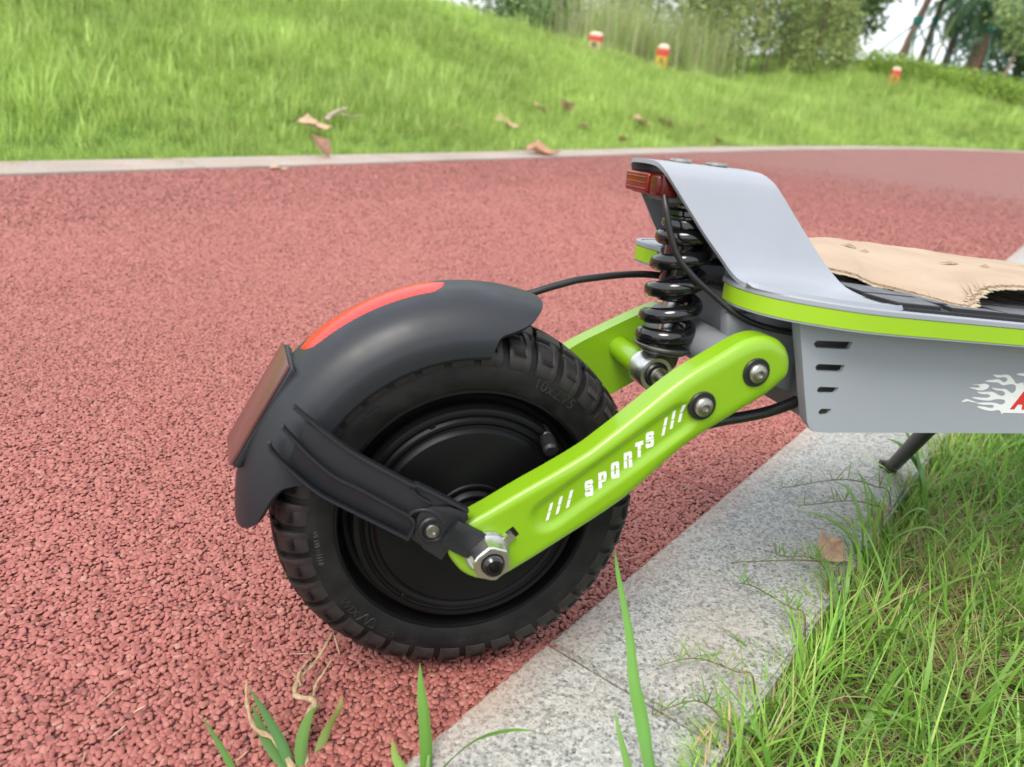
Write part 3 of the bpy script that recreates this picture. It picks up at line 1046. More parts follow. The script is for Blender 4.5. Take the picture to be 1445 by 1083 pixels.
for i in range(330):
    f = i / 329
    a = 2 * math.pi * 4.35 * f + R(165)
    if f < .11: z = z0_ + .0035 * f / .11
    elif f > .90: z = z1_ - .0035 * (1 - f) / .10
    else: z = z0_ + .0035 + (z1_ - z0_ - .007) * (f - .11) / .79
    c = sp(z)
    rr = .0163 - .0010 * f
    pts.append((c[0] + rr * math.cos(a), c[1] + rr * math.sin(a), c[2]))
obj('coil_spring', tube(pts, .0056, 14), M_gloss, shock)
obj('damper_rod', cyl(sp(.2300), sp(.2690), .0054, 24), M_chrome, shock)
obj('spring_seat', join(cyl(sp(.2335), sp(.2362), .0212, 40, .0008), cyl(sp(.2305), sp(.2335), .0170, 36, .001)), M_dsteel, shock)
obj('lower_fork', prism([(.1290, .2190), (.1335, .2320), (.1530, .2320), (.1510, .2220), (.1430, .2140)], -.017, .000, .001), M_dsteel, shock)
ey = (.1345, 0, .2165)
obj('lower_eye', lathe([(.0088, .0010), (.0118, .0012), (.0126, .0002), (.0126, -.0186), (.0120, -.0198), (.0092, -.0198), (.0088, -.018)], 48, ey), M_chrome, shock)
obj('eye_bush', lathe([(.0089, -.0170), (.0086, -.0190), (.0070, -.0206), (.0052, -.0206), (.0040, -.019)], 36, ey), M_cable, shock)

# --- deck
ZD = lambda x, h=0.: .2865 - .075 * (x - .16) + h
near = [(.1715, -.0265), (.1685, -.038), (.1672, -.050), (.1685, -.0625), (.1730, -.0735), (.1800, -.0822), (.1930, -.0912), (.2110, -.0990), (.2310, -.1035), (.2600, -.1052), (.36, -.1055), (.55, -.1055), (.74, -.1055)]
rail = crom(near, 6)
def rail_mesh(path, prof, mirror=False):
    """prof: (outset, height) points swept along a plan path at deck level."""
    P = np.array(path)
    t = np.gradient(P, axis=0); t /= np.linalg.norm(t, axis=1)[:, None]
    nrm = np.stack([t[:, 1], -t[:, 0]], -1)
    # outward: away from the deck centre line / backwards
    c = np.array([.35, 0])
    if ((P - c) * nrm).sum(1).mean() < 0: nrm = -nrm
    V = []
    for p, n_ in zip(P, nrm):
        for o, h in prof:
            q = p + n_ * o
            V.append((q[0], -q[1] if mirror else q[1], ZD(q[0], h)))
    k = len(prof)
    F = grid_faces(len(P), k, wrap_v=True)
    F += [tuple(range(k)), tuple(range((len(P) - 1) * k, len(P) * k))[::-1]]
    return V, F
rp = [(0, .0030), (.0006, .0024), (.0006, -.0004), (-.0009, -.0004), (-.0009, -.0120), (.0002, -.0120), (.0002, -.0126), (0, -.0129), (-.0035, -.0129), (-.0035, .0030)]
gp = [(-.0012, -.0009), (.0002, -.0009), (.0002, -.0115), (-.0012, -.0115)]
deck = obj('deck', (lambda: prism([(0, 0), (1, 0), (0, 1)], 0, 1))(), M_grey, SC)
bpy.data.objects.remove(deck)
outline = [tuple(p) for p in rail]
full = [(x, y) for x, y in outline] + [(x, -y) for x, y in outline[::-1]] + [(.205, .0265), (.212, .018), (.212, -.018), (.205, -.0265)]
def plate_h(poly, h0, h1):
    n = len(poly)
    tr = geometry.tessellate_polygon([[Vector((x, y, 0)) for x, y in poly]])
    V = [(x, y, ZD(x, h1)) for x, y in poly] + [(x, y, ZD(x, h0)) for x, y in poly]
    F = [tuple(t) for t in tr] + [tuple(i + n for i in t[::-1]) for t in tr] + [(i, (i + 1) % n, n + (i + 1) % n, n + i) for i in range(n)]
    bm = bmesh.new()
    vv = [bm.verts.new(v) for v in V]
    for f in F: bm.faces.new([vv[i] for i in f])
    return bm
inner = [(x + .002 * (1 if x < .2 else 0), y * .975) for x, y in full]
deck = obj('deck', plate_h(inner, -.0050, .0022), M_grey, SC, ang=30)
obj('deck_rail', rail_mesh(rail, rp), M_grey, deck, ang=30)
farp = [(.1500, -.0265), (.1470, -.038), (.1455, -.050), (.1470, -.0625), (.1540, -.0735), (.1650, -.0822), (.1830, -.0905)] + near[7:]
frail = crom(farp, 6)
def lift(m): return [(v[0], v[1], v[2] + .0085 * max(0, min(1, (.24 - v[0]) / .06))) for v in m[0]], m[1]
obj('deck_rail', lift(rail_mesh(frail, rp, True)), M_grey, deck, ang=30)
obj('trim_strip', rail_mesh(rail[2:-1], gp), M_strip, SC, ang=30)
obj('trim_strip', lift(rail_mesh(frail[2:-1], gp, True)), M_strip, SC, ang=30)
obj('deck_tongue', plate_h([(.152, .0275), (.1492, .038), (.1478, .050), (.1492, .0620), (.156, .0725), (.167, .0812), (.24, .095), (.24, .0275)], .0080, .0107), M_grey, deck, ang=30)
# side panels with four vent slots
slots = [[(209.4, 255.9), (210.2, 257.6), (212, 258.3), (238.2, 257.2), (238.9, 256.6), (237.6, 253), (236.3, 252.1), (211.6, 253.4)],
         [(214.1, 240.1), (215, 241.9), (216.6, 242.5), (236.2, 241.5), (237, 240.9), (235.7, 237.3), (234.6, 236.7), (216, 237.6)],
         [(219, 224.4), (219.8, 226.2), (221.4, 226.8), (235.2, 225.9), (235.9, 225.3), (234.4, 222.3), (233.2, 221.8), (220.9, 222.2)],
         [(223.8, 208.8), (224.6, 210.6), (226.2, 211.2), (233.2, 210.9), (234, 210.3), (232.6, 207.1), (231.4, 206.5), (225.6, 206.5)]]
pan = [(195.0, 272.6), (201.5, 251), (209.5, 224), (216.2, 203.0), (218.8, 198.3), (223, 195.0), (228.5, 194.0), (300, 190.6), (411, 185), (740, 166), (740, 232)]
for s, yo in ((-1, -.0820), (1, .0820)):
    pl_ = obj('side_panel', prism(mmv(pan), yo, yo - s * .0028, 0, [mmv(h) for h in slots]), M_grey, SC, ang=30)
    fl = obj('panel_flange', prism(mmv([(195.4, 271), (209.9, 224), (216.6, 203), (222, 197), (224, 199), (218.6, 205), (212.3, 225), (198, 271)]), yo - s * .0028, yo - s * .0085), M_grey, pl_)
side = [o for o in bpy.data.objects if o.name.startswith('side_panel') and o.parent == SC]
side = min(side, key=lambda o: o.data.vertices[0].co.y)
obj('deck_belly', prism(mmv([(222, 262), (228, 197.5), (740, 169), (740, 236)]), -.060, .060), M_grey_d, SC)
for s in (-1, 1):
    y0_, y1_ = s * .0480, s * .0380
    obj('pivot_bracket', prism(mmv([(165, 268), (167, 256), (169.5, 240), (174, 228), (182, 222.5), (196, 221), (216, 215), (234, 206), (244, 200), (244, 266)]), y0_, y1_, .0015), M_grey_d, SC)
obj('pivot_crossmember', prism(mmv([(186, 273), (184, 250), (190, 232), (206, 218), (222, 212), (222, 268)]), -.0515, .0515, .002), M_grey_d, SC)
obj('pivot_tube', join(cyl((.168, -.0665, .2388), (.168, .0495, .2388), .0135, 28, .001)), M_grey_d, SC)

# flames and the start of a red capital on the side panel
FL = [(396.0, 223.9), (389.1, 224.6), (383.8, 228.8), (378.4, 231.8), (371.7, 231.6), (365.0, 232.1), (369.2, 230.0), (375.9, 230.0), (379.3, 228.1), (377.4, 225.9), (372.3, 228.1), (367.9, 228.4), (359.1, 227.4), (366.1, 226.4), (371.1, 226.1), (376.8, 223.9), (383.4, 224.6), (388.2, 223.4), (389.9, 219.5), (387.2, 217.5), (380.4, 220.8), (374.1, 221.2), (367.0, 222.2), (372.0, 220.2), (377.7, 219.6), (381.1, 217.2), (379.2, 215.5), (374.3, 216.9), (368.6, 219.1), (360.1, 219.1), (354.5, 219.5), (358.7, 217.8), (364.9, 217.4), (367.9, 215.8), (364.6, 214.6), (351.5, 215.5), (357.0, 213.8), (367.2, 212.5), (373.1, 213.3), (380.8, 212.8), (383.5, 210.4), (380.3, 208.8), (374.1, 210.5), (365.2, 211.0), (356.8, 210.8), (363.3, 209.6), (371.5, 209.1), (373.9, 207.4), (371.7, 206.5), (365.1, 207.8), (358.2, 208.2), (364.5, 205.9), (372.5, 204.4), (379.8, 204.9), (385.0, 202.6), (470, 197.5), (470, 219)]
F2 = [(360.4, 225.4), (364.2, 223.2), (358.4, 220.4), (346.7, 222.9), (353.5, 222.5), (356.2, 223.3), (353.4, 224.5), (347.9, 225.5), (354.0, 225.0)]
F3 = [(343.6, 212.2), (345.2, 213.7), (347.2, 214.2), (350.5, 213.4), (357.4, 211.2), (352, 211.9), (348.8, 212.7)]
F4 = [(386.5, 231.8), (389.5, 232.6), (400, 232.2), (415, 228), (400, 230.4), (393.5, 230.5)]
def soft(p): return [tuple(q) for q in crom(p, 3, True)]
fm = decal([soft(FL[:55]) [:-2] + FL[55:], soft(F2), soft(F3), soft(F4)], (0, 0), (1, 0), (0, 1), 'flame_decal', side, M_white, .0003, -.0820)
decal([[(389.4, 205.2), (398.2, 219.3), (402.6, 219.0), (405.0, 204.2), (400.9, 204.5), (400.3, 208.4), (395.6, 208.7), (393.7, 205.0)]], (0, 0), (1, 0), (0, 1), 'red_letter', side, M_redp, .0006, -.0820)

# --- grip mat made of raised rubber tiles
mo = [(.252, -.0925), (.264, -.0965), (.74, -.0965), (.74, .0965), (.264, .0965), (.252, .0925)]
matt = obj('grip_mat', plate_h(mo, .0021, .0042), M_matg, SC, ang=30)
x = .256
col = 0
while x < .70:
    w = .044 + .005 * ((col * 7) % 3)
    y = -.0945 + (0.0 if col % 2 else -.0)
    first = True
    row = 0
    while y < .093:
        l = (.019 if (col % 2 and row == 0) else .037) + .004 * ((row * 5 + col * 3) % 3 - 1)
        y2 = min(y + l, .0945)
        g_ = .0022
        sk = .011 * (1 if (row + col) % 2 else -1)
        pts_ = [(x + g_, y + g_), (x + w - g_ + sk * .4, y + g_), (x + w - g_ - sk * .4, y2 - g_), (x + g_ + sk * .3, y2 - g_)]
        if y2 - y > .006:
            V = [(a, b, ZD(a, .0068)) for a, b in [( (p[0] - x - w / 2) * .965 + x + w / 2, (p[1] - (y + y2) / 2) * .965 + (y + y2) / 2) for p in pts_]] + [(a, b, ZD(a, .0062)) for a, b in pts_] + [(a, b, ZD(a, .0035)) for a, b in pts_]
            F = [(0, 1, 2, 3)] + [(i + 4 * k, i + 4 * k + 4, (i + 1) % 4 + 4 * k + 4, (i + 1) % 4 + 4 * k) for k in range(2) for i in range(4)]
            bm = bmesh.new(); vv = [bm.verts.new(v) for v in V]
            for f in F: bm.faces.new([vv[i] for i in f])
            t_ = obj('mat_tile', bm, M_mat, matt, ang=20)
            t_.data.materials.append(M_matg)
            for pf in t_.data.polygons:
                if abs(pf.normal.z) < .9: pf.material_index = 1
        y = y2
        row += 1
    x += w
    col += 1

# --- tail hood over the shock, bent from sheet metal
HR = [(.1680, -.0620, .2890), (.1672, -.0560, .2892), (.1640, -.0490, .2935), (.1560, -.0440, .3040), (.1450, -.0390, .3175), (.1330, -.0340, .3335), (.1215, -.0292, .3490), (.1180, -.0262, .3545), (.1155, -.0215, .3585), (.1145, -.0150, .3600), (.1145, 0, .3605)]
HF = [(.2590, -.0945, .2818), (.2570, -.0720, .2822), (.2535, -.0520, .2850), (.2450, -.0440, .2940), (.2330, -.0400, .3070), (.2180, -.0355, .3250), (.2030, -.0305, .3440), (.1975, -.0270, .3510), (.1925, -.0215, .3555), (.1900, -.0150, .3568), (.1895, 0, .3575)]
foot = crom([(.1680, -.0620), (.1705, -.0700), (.1775, -.0800), (.1930, -.0900), (.2120, -.0975), (.2340, -.1010), (.2500, -.1000), (.2570, -.0975), (.2590, -.0945)], 6)
hr, hf = crom(HR, 4), crom(HF, 4)
NVv = 25
G_ = []
for i in range(len(hr)):
    row = []
    for j in range(NVv):
        f = j / (NVv - 1)
        p = hr[i] + (hf[i] - hr[i]) * f
        if i < 10:        # the foot spreads out to the edge of the deck
            l = chainlen(foot); s = f * l[-1]
            e = np.array([np.interp(s, l, foot[:, 0]), np.interp(s, l, foot[:, 1]), 0]); e[2] = ZD(e[0], .0056)
            g = (1 - i / 10) ** 1.7
            p = p * (1 - g) + e * g
        row.append(p)
    G_.append(row)
G_ = np.array(G_)
mir = G_[::-1][1:].copy(); mir[:, :, 1] *= -1
HG = np.concatenate([G_, mir])
# the front of the hood slopes down to the deck
def hood_mesh(th):
    ni, nj, _ = HG.shape
    du = np.gradient(HG, axis=0); dv = np.gradient(HG, axis=1)
    nn = np.cross(dv, du); nn /= np.linalg.norm(nn, axis=2)[..., None] + 1e-12
    if nn[ni // 2, nj // 2, 2] < 0: nn = -nn
    A = HG.reshape(-1, 3); B = (HG - nn * th).reshape(-1, 3)
    V = np.concatenate([A, B]); n = ni * nj
    F = grid_faces(ni, nj) + grid_faces(ni, nj, n, flip=True)
    per = [j for j in range(nj)] + [i * nj + nj - 1 for i in range(1, ni)] + [(ni - 1) * nj + j for j in range(nj - 2, -1, -1)] + [i * nj for i in range(ni - 2, 0, -1)]
    F += [(per[i], per[(i + 1) % len(per)], n + per[(i + 1) % len(per)], n + per[i]) for i in range(len(per))]
    return V, F
hood = obj('tail_hood', hood_mesh(.0028), M_grey, SC, ang=45)
fr = HG[:, -1]
fi = [i for i in range(len(fr)) if abs(fr[i][1]) < .05]
fv = [tuple(fr[i] + np.array([-.0012, 0, -.0006])) for i in fi]
fl_ = [(fr[i][0] + .0005 + .25 * (.262 - fr[i][0]), fr[i][1] * 1.02, ZD(.26, .004)) for i in fi]
obj('hood_front', (fv + fl_, [(i, i + 1, len(fi) + i + 1, len(fi) + i) for i in range(len(fi) - 1)]), M_grey, hood, ang=45)
for bx in (.1415, .1690):
    z_ = .3598 - .036 * (bx - .1145)
    obj('hood_bolt', lathe([(.0002, 0), (.0045, 0), (.0066, .0006), (.0074, .0016), (.0074, .0026)], 32) if False else join(cyl((bx, 0, z_), (bx, 0, z_ + .0028), .0075, 32, .0010), cyl((bx, 0, z_ + .0027), (bx, 0, z_ + .0030), .0034, 20, .0002)), M_steel, hood)
obj('shock_mount', box(.128, .164, -.019, .017, .334, .3565, .002), M_grey_d, hood)

# --- tail light
tl = obj('tail_light', box(.1185, .1305, -.0235, .0235, .3375, .3525, .0022, 3), M_amber, SC)
obj('light_lens', box(.1140, .1195, -.0105, .0240, .3388, .3518, .0022, 3), M_red, tl)
obj('light_lens', box(.1150, .1195, -.0230, -.0110, .3388, .3512, .0026, 3), M_amber, tl)
for k in range(3): obj('lens_rib', box(.1136, .1143, -.0090, .0225, .3412 + .0036 * k, .3420 + .0036 * k, .0003, 1), M_red, tl)
obj('tail_light_cable', tube(crom([(.1215, -.021, .3400), (.1215, -.0275, .330), (.1246, -.0310, .3159), (.1310, -.0340, .3015), (.1425, -.0380, .2890), (.1570, -.0430, .2780), (.1690, -.0500, .2685), (.1850, -.0540, .2615), (.2100, -.0580, .2570), (.2400, -.060, .2550)], 8), .0021, 12), M_cable, SC)
obj('motor_cable', tube(crom([(.0600, -.0600, .1600), (.1000, -.0600, .1780), (.1400, -.0560, .1890), (.1700, -.0510, .1925), (.1900, -.0500, .1945), (.2100, -.0510, .1985), (.2280, -.0530, .2060), (.2450, -.0550, .2180)], 8), .0040, 14), M_cable, SC)
obj('brake_cable', tube(crom([(-.02, .052, .190), (.020, .050, .232), (.045, .042, .2555), (.0600, .0400, .2616), (.0790, .0400, .2675), (.1000, .0400, .2722), (.1460, .0400, .2762), (.2000, .0400, .2700)], 8), .0027, 12), M_cable, SC)

# --- rear fender
FP = [(-.0452, .1115), (-.0456, .1150), (-.0458, .1185), (-.0456, .1222), (-.0448, .1252), (-.0434, .1288), (-.0412, .1325), (-.0380, .1366), (-.0335, .1405), (-.0275, .1439), (-.0205, .1462), (-.0120, .1478), (0, .1484)]
TH0 = [86.5, 86, 85.6, 85, 84, 80.5, 77.5, 75.3, 73.8, 72.6, 71.8, 71.2, 71]
TH1 = [163.2, 163.8, 164.6, 165.6, 167.4, 171.5, 176, 178.8, 180.2, 181, 181.4, 181.6, 181.6]
fp = np.array([(y, r, a, b) for (y, r), a, b in zip(FP, TH0, TH1)])
fp = crom(fp, 3)
mirf = fp[::-1][1:].copy(); mirf[:, 0] *= -1
fp = np.concatenate([fp, mirf])
NT = 74
def fender_pt(y, r, a): return (r * math.cos(R(a)), y, .1275 + r * math.sin(R(a)))
Vo = [fender_pt(y, r, a + (b - a) * k / (NT - 1)) for y, r, a, b in fp for k in range(NT)]
Vi = [fender_pt(y * .955, r - .0024, a + (b - a) * k / (NT - 1)) for y, r, a, b in fp for k in range(NT)]
nI = len(fp); nF = nI * NT
per = [j for j in range(NT)] + [i * NT + NT - 1 for i in range(1, nI)] + [(nI - 1) * NT + j for j in range(NT - 2, -1, -1)] + [i * NT for i in range(nI - 2, 0, -1)]
fender = obj('rear_fender', (Vo + Vi, grid_faces(nI, NT) + grid_faces(nI, NT, nF, flip=True) + [(per[i], per[(i + 1) % len(per)], nF + per[(i + 1) % len(per)], nF + per[i]) for i in range(len(per))]), M_black, SC, ang=40)
def crown_r(y): return float(np.interp(abs(y), [-q[0] for q in FP[::-1]], [q[1] for q in FP[::-1]]))
V, F = [], []
NA = 40
for k in range(NA + 1):
    a = 96 + 39 * k / NA
    e = min(k, NA - k) / NA
    hw = .0165 * min(1, (e / .12)) ** .55 if e > 0 else .0004
    for j, s in enumerate((-1, -.5, 0, .5, 1)):
        V.append(fender_pt(s * hw, crown_r(s * hw) + (.0007 if abs(s) < 1 else .0001), a))
obj('reflector_strip', (V, grid_faces(NA + 1, 5)), M_reflect, fender, ang=60)
def radial(a, r, y): return fender_pt(y, r, a)
cs = [(138.0, .1552), (166.4, .1572)]
pv = []
for dr_ in (-.0016, -.0070):
    for (a, r) in cs:
        for y in (.0220, -.0220): pv.append(radial(a, r + dr_ - (.0035 if y < 0 else 0), y))
bm = bmesh.new()
vv = [bm.verts.new(v) for v in pv]
for f in ((0, 1, 3, 2), (4, 6, 7, 5), (0, 4, 5, 1), (2, 3, 7, 6), (0, 2, 6, 4), (1, 5, 7, 3)): bm.faces.new([vv[i] for i in f])
bmesh.ops.recalc_face_normals(bm, faces=bm.faces)
bmesh.ops.bevel(bm, geom=[e for e in bm.edges], offset=.0016, segments=3, affect='EDGES', profile=.5)
plate = obj('reflector_base', bm, M_black, fender, ang=40)
bm = bmesh.new()
pv = [radial(a + da, r + dr_ - (.0035 if y < 0 else 0), y) for dr_ in (.0006, -.0018) for (a, r), da in zip(cs, (.35, -.35)) for y in (.0216, -.0216)]
vv = [bm.verts.new(v) for v in pv]
for f in ((0, 1, 3, 2), (4, 6, 7, 5), (0, 4, 5, 1), (2, 3, 7, 6), (0, 2, 6, 4), (1, 5, 7, 3)): bm.faces.new([vv[i] for i in f])
bmesh.ops.recalc_face_normals(bm, faces=bm.faces)
bmesh.ops.bevel(bm, geom=[e for e in bm.edges], offset=.0006, segments=2, affect='EDGES', profile=.5)
obj('rear_reflector', bm, M_plate, plate, ang=40)

# --- fender stay with three ribs
SY = lambda x: -.0915 - .345 * x
st_top = [(-109.5, 211.9), (-103.2, 206.6), (-90.6, 196.5), (-77.9, 187.4), (-63, 179.4), (-45.3, 170.5), (-40.9, 170), (-22.1, 161.1), (-13.5, 156.8), (-12.3, 151.2)]
st_low = [(-14.9, 148.8), (-24.4, 127.3), (-27.1, 121.1), (-44.2, 131.7), (-53.2, 138), (-86.4, 153.9), (-98.2, 160.4), (-109.2, 169.6), (-122.8, 183.4), (-124.1, 187.9)]
st_mid = [(-117.5, 200.6), (-114, 196.2), (-101.4, 182.6), (-88.4, 171.8), (-72.4, 164.2), (-46.5, 150.3)]
base = [(-104, 203.5), (-90.6, 194.5), (-77.9, 185.4), (-63, 177.4), (-45.3, 168.5), (-40.9, 168.5), (-22.1, 160), (-13.5, 156), (-12.3, 151.2)] + st_low[:3] + [(-44.2, 133), (-53.2, 139.5), (-86.4, 155.4), (-98.2, 161.9), (-108, 170.2), (-114, 178)]
stay = obj('fender_stay', prism(mmv(base), lambda x: SY(x) + .0030, lambda x: SY(x) + .0058, .0004), M_stay, SC)
def rib(chain, w=.0020, h=.0016, deep=.0045, name='stay_rib'):
    p = crom(mmv(chain), 5)
    t = np.gradient(p, axis=0); t /= np.linalg.norm(t, axis=1)[:, None]
    n_ = np.stack([-t[:, 1], t[:, 0]], -1)
    V = []
    for q, k in zip(p, n_):
        y = SY(q[0])
        for s, d in ((-.5, deep), (-.5, -h * .55), (-.3, -h), (.3, -h), (.5, -h * .55), (.5, deep)):
            V.append((q[0] + k[0] * w * s, y + d, q[1] + k[1] * w * s))
    F = grid_faces(len(p), 6)
    F += [tuple(range(6)), tuple(range((len(p) - 1) * 6, len(p) * 6))[::-1]]
    return obj(name, (V, F), M_stay, stay, ang=30)
rib([(-111, 213.4)] + st_top[1:9])
rib(st_mid)
rib([(-125, 190)] + st_low[::-1][1:6] + [(-46.5, 134.6)])
rib([(-47, 150.5), (-43.5, 146), (-44.5, 140), (-47, 134.8)], h=.0008)
rib([(-46.5, 150.3), (-43.5, 153.5), (-37, 155.0), (-30, 152), (-26, 147)], h=.0008)
rib([(-45.3, 168.3), (-41.5, 163.5), (-35, 160)], h=.0004, w=.0012)
hb = (-.0331, 0, .1423)
obj('stay_boss', lathe([(.0088, SY(-.033) + .004), (.0088, SY(-.033) - .0006), (.0080, SY(-.033) - .0016), (.0066, SY(-.033) - .0018), (.0056, SY(-.033) - .0006), (.0002, SY(-.033) - .0002)], 40, hb), M_stay, stay)
yb = SY(-.033)
obj('stay_bolt', lathe([(.0046, yb - .0002), (.0047, yb - .0016), (.0040, yb - .0026), (.0022, yb - .0028), (.0020, yb - .0012), (.0001, yb - .0010)], 32, hb), M_steel, stay, ang=40)
boss_face = [(-42, 149), (-40, 154), (-34, 157.5), (-24, 158.5), (-13.6, 155.6), (-12.8, 151.2), (-15, 148.6), (-24.4, 127.6), (-27, 122), (-38, 129), (-43, 138)]
obj('stay_face', prism(mmv(boss_face), lambda x: SY(x) - .0002, lambda x: SY(x) + .0035, .0005), M_stay, stay)
# strap from the stay to the axle, lying over the arm
sd_ = np.array([.0230, -.0150]); sl = np.linalg.norm(sd_); sd_ /= sl
sn = np.array([-sd_[1], sd_[0]])
c0_ = np.array([-.0245, .1435]); c1_ = np.array([.0015, .1272])
V = []
for k in range(9):
    c = c0_ + (c1_ - c0_) * k / 8
    for s, d in ((-.0094, .0), (-.0094, -.0028), (-.0080, -.0040), (-.0030, -.0048), (.0030, -.0048), (.0080, -.0040), (.0094, -.0028), (.0094, .0)):
        q = c + sn * s
        V.append((q[0], -.0848 + d * (1 if k < 7 else .6), q[1]))
F = grid_faces(9, 8) + [tuple(range(8)), tuple(range(64, 72))[::-1]]
obj('axle_strap', (V, F), M_stay, SC, ang=40)
# the same stay on the far side, plain
far_st = obj('fender_stay', prism(mmv(base), .060, .064), M_stay, SC)

# --- kickstand
kt, kb = np.array([.466, .0300, .170]), np.array([.5830, .1970, .0175])
ks = obj('kickstand', tube([kt, kt + (kb - kt) * .5, kb], [.0082, .0080, .0078], 14), M_cable, SC)
obj('kickstand_foot', tube([kb, kb + np.array([.004, .006, -.002]), kb + np.array([-.006, .012, -.0015])], [.0072, .0085, .0078], 12), M_cable, ks)
obj('kickstand_bracket', box(.445, .490, .012, .046, .163, .178, .002), M_cable, ks)

# --- the front of the scooter, outside the picture
obj('deck_nose', prism([(.735, .236), (.735, .168), (.80, .185), (.86, .235), (.93, .310), (.90, .325), (.83, .262)], -.060, .060, .004), M_grey, SC)
stem = obj('stem', join(cyl((.925, 0, .285), (.795, 0, 1.05), .021, 28, .002), cyl((.928, 0, .262), (.905, 0, .40), .028, 28, .002)), M_grey, SC)
obj('handlebar', join(cyl((.793, -.29, 1.06), (.793, .29, 1.06), .0125, 20, .002)), M_cable, stem)
for s in (-1, 1):
    obj('handle_grip', cyl((.793, s * .18, 1.06), (.793, s * .295, 1.06), .0165, 20, .003), M_cable, stem)
    obj('fork_leg', tube(crom([(.925, s * .02, .275), (.945, s * .058, .255), (.975, s * .062, .19), (1.0, s * .062, .105)], 5), .010, 12), M_green, SC)
ftyre = make_tyre(SC, (1.0, 0, .100), False)
obj('front_hub', lathe([(.0885, .037), (.0885, -.037), (.083, -.03), (.03, -.034), (.015, -.052), (.0002, -.052)], 64, (1.0, 0, .100)), M_motor, ftyre).location = (-1.0, 0, -.100)

# ------------------------------------------------------------------ torn cardboard lying on the deck
def cardboard():
    nearE = [(.236, .030, .0150), (.258, -.006, .0150), (.280, -.021, .0145), (.296, -.026, .0100), (.308, -.034, .0090), (.317, -.058, .0078), (.3185, -.0765, .0066), (.328, -.0800, .0075), (.336, -.0760, .0120), (.346, -.0700, .0175), (.362, -.0660, .0212), (.388, -.0600, .0232), (.420, -.0570, .0240), (.460, -.055, .0240), (.540, -.050, .022), (.600, -.046, .020)]
    farE = [(.292, .088, .0225), (.325, .094, .0265), (.350, .095, .0290), (.370, .094, .0290), (.392, .096, .0300), (.410, .095, .0295), (.435, .097, .0290), (.455, .096, .0290), (.475, .099, .0285), (.500, .097, .0285), (.530, .099, .0280), (.560, .098, .0280), (.590, .1, .0275), (.62, .101, .0270), (.66, .1, .0265), (.70, .1, .026)]
    a, b = crom(nearE, 14), crom(farE, 14)
    n, k = len(a), 22
    r = np.random.default_rng(3)
    jag = np.convolve(r.normal(0, 1, n + 6), np.ones(3) / 3, 'same')[3:-3] * .0017 + r.normal(0, .0004, n)
    V = []
    for i in range(n):
        for j in range(k):
            f = j / (k - 1)
            p = a[i] + (b[i] - a[i]) * f
            w = (1 - f) ** 9
            bow = .0018 * math.sin(math.pi * f) * (1 - .4 * i / n)
            p = p + np.array([jag[i] * w, jag[(i * 7) % n] * w * 1.3 + jag[(i * 5) % n] * f ** 8 * 1.5, 0])
            h = p[2] + bow + .0008 * math.sin(p[0] * 60 + 3 * f) * math.sin(f * 9 + 1)
            V.append((p[0], p[1], ZD(p[0], max(h, .0080))))
    V = np.array(V)
    lo = V.copy(); lo[:, 2] -= .0022
    F = grid_faces(n, k, flip=True) + grid_faces(n, k, n * k)
    per = [j for j in range(k)] + [i * k + k - 1 for i in range(1, n)] + [(n - 1) * k + j for j in range(k - 2, -1, -1)] + [i * k for i in range(n - 2, 0, -1)]
    E = [(per[i], per[(i + 1) % len(per)], n * k + per[(i + 1) % len(per)], n * k + per[i]) for i in range(len(per))]
    me = bpy.data.meshes.new('cardboard_sheet')
    me.from_pydata([tuple(v) for v in np.concatenate([V, lo])], [], F + E)
    me.materials.append(M_card); me.materials.append(M_card_e)
    me.polygons.foreach_set('material_index', [0] * len(F) + [1] * len(E))
    o = obj('cardboard_sheet', me, None, None, ang=30)
    o.rotation_euler = (-.060826, 0, 0)
    tag(o, 'torn piece of brown cardboard lying on the scooter deck', 'cardboard')
    # the lower ply, torn a little farther out than the upper one
    r2 = np.random.default_rng(11)
    ext = .0022 + .0022 * np.abs(np.convolve(r2.normal(0, 1, n + 8), np.ones(5) / 5, 'same')[4:-4]) + r2.uniform(0, .0009, n)
    tg = np.gradient(a[:, :2], axis=0); tg /= np.linalg.norm(tg, axis=1)[:, None]
    nr = np.stack([tg[:, 1], -tg[:, 0]], -1)
    PV = []
    for i in range(n):
        e0 = V[i * k]
        for d_, dz in ((-.004, -.0016), (0, -.0017), (.6, -.0019), (1, -.0023), (1, -.0029), (0, -.0030), (-.004, -.0030)):
            q = e0[:2] + nr[i] * (ext[i] * d_ if d_ > 0 else d_)
            PV.append((q[0], q[1], max(e0[2] + dz, ZD(q[0], .0062 + (.0008 if dz > -.0025 else 0)))))
    obj('lower_ply', (PV, grid_faces(n, 7)), M_card_p, o, ang=30)
    # ragged punctures: torn flaps standing a little off the sheet
    for (x0, y0, L_, w_) in ((.345, .068, .022, .0045), (.352, .055, .010, .002), (.424, .030, .026, .003), (.446, .022, .012, .002), (.545, .060, .020, .006), (.560, .045, .034, .007)):
        i = int(np.argmin(np.hypot(V[:, 0] - x0, V[:, 1] - y0)))
        c = V[i]
        pts_ = []
        for q in range(9):
            t = q / 8 - .5
            pts_.append((c[0] + t * L_, c[1] + w_ * (.35 * math.sin(q * 2.1) + .3 * math.cos(q * 3.7)), 0))
        VV = []
        for q, p in enumerate(pts_):
            e = 1 - abs(q / 4 - 1)
            z = ZD(p[0], 0) + (c[2] - ZD(c[0], 0))
            VV += [(p[0], p[1] - w_ * .6 * e, z + .0006), (p[0], p[1], z + .0022 * e + .0007), (p[0], p[1] + w_ * .6 * e, z + .0006)]
        obj('torn_flap', (VV, grid_faces(9, 3)), M_card_e, o, ang=20)
cardboard()
